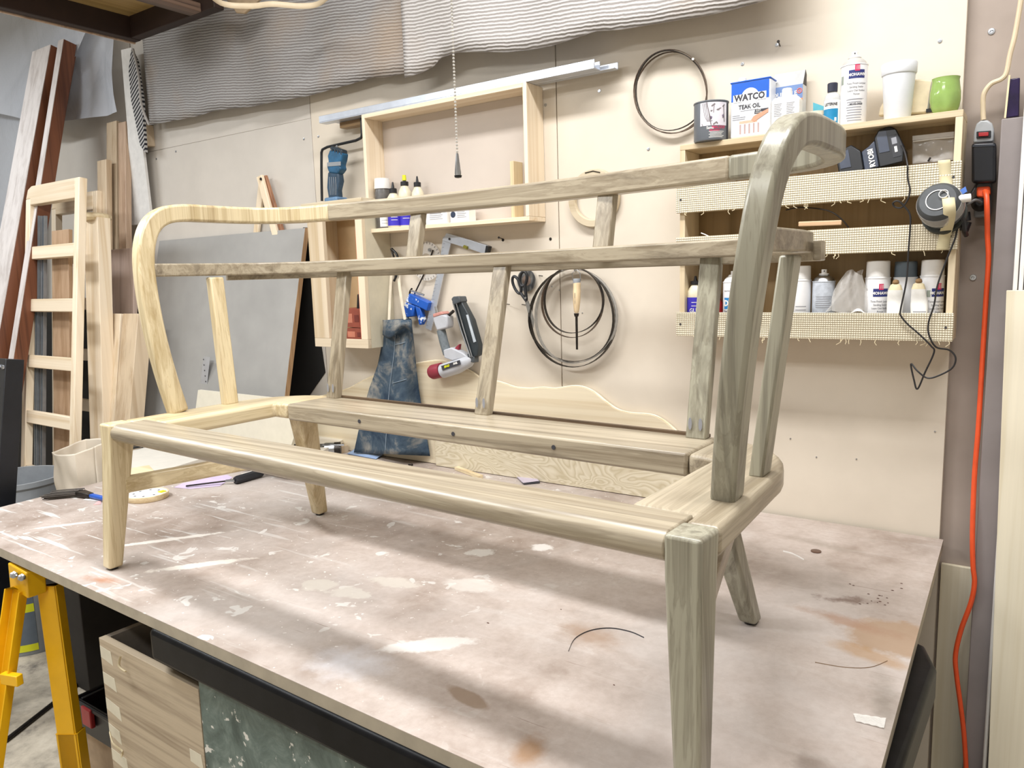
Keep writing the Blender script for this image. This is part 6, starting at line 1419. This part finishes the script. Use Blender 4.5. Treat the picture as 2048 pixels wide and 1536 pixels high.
for k in range(3): build('bead', B().box(a2.x+.006+k*.011, a2.x+.015+k*.011, -.088+.003*(k % 2), -.066, 0, a_.z-.02*k), WHITEP, t, bevel=.003)
build('purple_tin', poly_px([(2018, 158), (2040, 155), (2038, 232), (2009, 236)], -.03, .028), plain('dark_purple', '241640', .25, var=.4), bevel=.002, label='dark purple panel edge behind the cream cord at the right', cat='panel')
build('pale_strip', B().prism([W(2017, 150, -.034), W(2021, 150, -.034), W(2012, 236, -.034), W(2008, 236, -.034)], (0, .03, 0)), PINE_Z, label='thin pale strip beside the dark purple panel', cat='strip')

# ================================================================== THINGS ON THE BENCH
ZB = .8006
# paint brush
t = thing('paint_brush', 'worn paint brush with blue ferrule tip lying by the front left leg', 'brush', T(140, 990, ZB))
a_, b_, c_ = T(96, 992, ZB+.012), T(160, 986, ZB+.012), T(205, 996, ZB+.012)
rr = random.Random(9); bb = B()
for k in range(60):
    o = V3((rr.uniform(-.004, .004), rr.uniform(-.018, .018), rr.uniform(-.008, .012)))
    bb.tube([b_+o, b_.lerp(a_, .6)+o*1.1, a_+o*1.1+(a_-b_)*rr.uniform(-.15, .1)], .0016, 4)
build('bristles', bb, plain('bristle', '4c4640', .8, var=.3), t, kind='stuff')
build('ferrule', B().bar(b_, b_.lerp(c_, .5), .036, .018, .022, .014, wdir=V3((0, 1, 0))), DSTEEL, t, bevel=.003)
build('handle', B().bar(b_.lerp(c_, .5), c_+(c_-b_)*.5, .018, .013, .016, .012, wdir=V3((0, 1, 0))), BLUE, t, bevel=.004)
build('paper_scrap', B().prism([T(166, 1000, ZB+.0005), T(205, 1003, ZB+.0005), T(204, 995, ZB+.0005), T(180, 994, ZB+.0005)], (0, 0, .0006)), WHITEP, label='white paper scrap under the paint brush handle', cat='paper')
build('paper_scrap', B().prism([T(187, 1010, ZB), T(202, 1008, ZB), T(202, 1002, ZB), T(195, 1003, ZB)], (0, 0, .0006)), plain('pink_paper', 'e8a9a4', .7), label='pink paper scrap beside the front left leg', cat='paper')
# sanding disc pad
t = thing('sanding_pad', 'round wooden sanding pad with white perforated disc on the bench', 'sanding pad', T(293, 1003, ZB))
c_ = T(295, 996, ZB); R_ = .068
build('pad_rim', B().lathe([(R_*.97, 0), (R_, .003), (R_, .018), (R_*.95, .0195), (R_*.95, .015), (0, .015)], c_, n=40), PINE_X, t)
build('sanding_disc', B().lathe([(R_*.94, .0152), (R_*.94, .017), (0, .017)], c_, n=40), WHITEP, t)
for k in range(8):
    a2 = 2*PI*k/8; build('hole', B().lathe([(.0042, 0), (.0042, .0005)], c_+V3((R_*.62*math.cos(a2), R_*.62*math.sin(a2), .0171)), n=10), INK, t)
build('yellow_tab', B().box(c_.x+.022, c_.x+.042, c_.y+.025, c_.y+.045, c_.z+.0172, c_.z+.020), LIME, t)
# screwdriver on mauve paper
build('sandpaper_sheet', B().prism([T(px, py, ZB) for px, py in ((348, 975), (380, 978), (440, 972), (465, 955), (455, 950), (420, 955), (385, 963), (365, 967))], (0, 0, .0008)), plain('lilac_paper', 'c9b9d4', .8, var=.08), label='lilac sandpaper sheet under the screwdriver', cat='sandpaper')
t = thing('screwdriver', 'long screwdriver with black handle lying under the left stretcher', 'screwdriver', T(440, 962, ZB))
P = [T(372, 972, ZB+.006), T(452, 962, ZB+.012), T(470, 961, ZB+.014), T(524, 945, ZB+.016)]
build('blade', B().bar(P[0], P[1], .007, .004), DSTEEL, t)
build('shank', B().tube([P[1], P[2]], .005, 8), STEEL, t)
build('handle', B().tube([P[2], P[2].lerp(P[3], .06), P[3].lerp(P[2], .06), P[3]], .0155, 8, rf=lambda f_: .8 if f_ in (0, 1) else 1), plain('handle_black', '1c1e24', .45), t)
build('white_stripe', B().bar(P[2].lerp(P[3], .3)+V3((-.003, -.004, .0155)), P[2].lerp(P[3], .9)+V3((-.003, -.004, .0155)), .004, .001), WHITEP, t)
# router-like clamp head behind the rear leg
t = thing('power_router', 'dusty dark power tool lying behind the rear left leg', 'power tool', T(640, 905, ZB))
a_, b_ = T(560, 898, ZB+.03), T(650, 900, ZB+.03); b2 = T(682, 898, ZB+.03)
build('motor_body', B().tube([a_, a_.lerp(b_, .5), b_], .026, 16, rf=lambda f_: .75+.25*f_), plain('tool_grey', '55524c', .6, var=.3, scale=60), t)
build('collar', B().tube([b_, b_.lerp(b2, .6)], .030, 16), STEEL, t)
build('base_plate', B().tube([b_.lerp(b2, .6), b2], .030, 20), DSTEEL, t)
for k in (-1, 1): build('guide_rod', B().tube([b_+V3((0, -.01, .022*k)), b2+V3((.03, -.01, .022*k))], .004, 8), STEEL, t)
def papers(name, label, pxs, mat, lift=.0):
    b = B(); P = [T(px, py, ZB+lift) for px, py in pxs]; 
    return build(name, b.prism(P, (0, 0, .0012)), mat, label=label, cat='sandpaper')
t = thing('sandpaper_fold', 'pale blue folded sandpaper lying near the apron hem', 'sandpaper', T(730, 908, ZB))
build('sheet', B().prism([T(px, py, ZB) for px, py in ((694, 908), (752, 919), (770, 908), (712, 897))], (0, 0, .0012)), plain('blue_sandpaper', '8fa4c4', .8, var=.06), t)
build('lifted_flap', B().hexa([T(696, 908, ZB+.0015), T(752, 918.5, ZB+.0015), T(752, 918, ZB+.003), T(696, 907.5, ZB+.003), T(709, 899, ZB+.012), T(769, 907, ZB+.010), T(769, 906, ZB+.0115), T(709, 898, ZB+.0135)]), plain('blue_sandpaper', '8fa4c4', .8), t)
t = thing('sandpaper_fold', 'mauve grey folded sandpaper in the middle of the bench', 'sandpaper', T(1048, 955, ZB))
build('sheet', B().prism([T(px, py, ZB) for px, py in ((1016, 938), (1047, 968), (1079, 965), (1049, 936))], (0, 0, .0012)), plain('mauve_sandpaper', 'b7adb8', .8, var=.06), t)
build('dark_underside', B().prism([T(px, py, ZB+.0014) for px, py in ((1044, 966), (1048, 969), (1080, 966), (1078, 962))], (0, 0, .004)), INK, t)
build('lifted_flap', B().hexa([T(1017, 938, ZB+.002), T(1046, 966, ZB+.006), T(1046, 965, ZB+.0075), T(1017, 937, ZB+.0035), T(1048, 936, ZB+.004), T(1078, 962, ZB+.008), T(1078, 961, ZB+.0095), T(1048, 935, ZB+.0055)]), plain('mauve_sandpaper', 'b7adb8', .8), t)
a_, b_ = T(913, 936, ZB+.006), T(962, 954, ZB+.006)
build('wood_strip', B().bar(a_, b_, .018, .012, wdir=V3((0, 1, 0))), PINE_X, bevel=.001, label='small pale wood strip lying in the middle of the bench', cat='strip')
p = T(820, 931, ZB); build('loose_screw', B().tube([p+V3((-.008, 0, .003)), p+V3((.008, .002, .003))], .0025, 7).lathe([(.005, 0), (.004, .003), (0, .003)], p+V3((.008, .002, .003)), X_, 8), DSTEEL, label='tiny dark screw lying behind the front rail', cat='screw')
p = T(1318, 999, ZB); build('metal_scrap', B().obox(p+V3((0, 0, .003)), .014, .005, .005, .4), DSTEEL, label='tiny dark scrap beside the right seat plate', cat='scrap')
p = T(1632, 1103, ZB); build('washer', B().lathe([(.0125, 0), (.0125, .002), (.010, .003), (0, .0025)], p, n=20), plain('coin_brown', '6d5548', .4, .4), label='small round brown disc lying alone at the back right of the bench', cat='disc')
t = thing('clear_tape_scrap', 'shiny clear tape scrap stuck on the bench near the right edge', 'tape', T(1740, 1450, ZB))
P = [T(1706, 1428, ZB), T(1772, 1438, ZB), T(1768, 1458, ZB), T(1712, 1444, ZB)]
m_ct, nt, b = nm('clear_tape'); b.inputs['Base Color'].default_value = lin('f0eee8'); b.inputs['Roughness'].default_value = .1; b.inputs['Alpha'].default_value = .7
v = coords(nt); bump(nt, b, noise(nt, v, 90, 3), .8, .004)
build('film', B().grid(lambda u, vv: P[0].lerp(P[1], u).lerp(P[3].lerp(P[2], u), vv)+V3((0, 0, .0008+.0012*abs(math.sin(u*11+vv*3)))), 20, 6), m_ct, t)
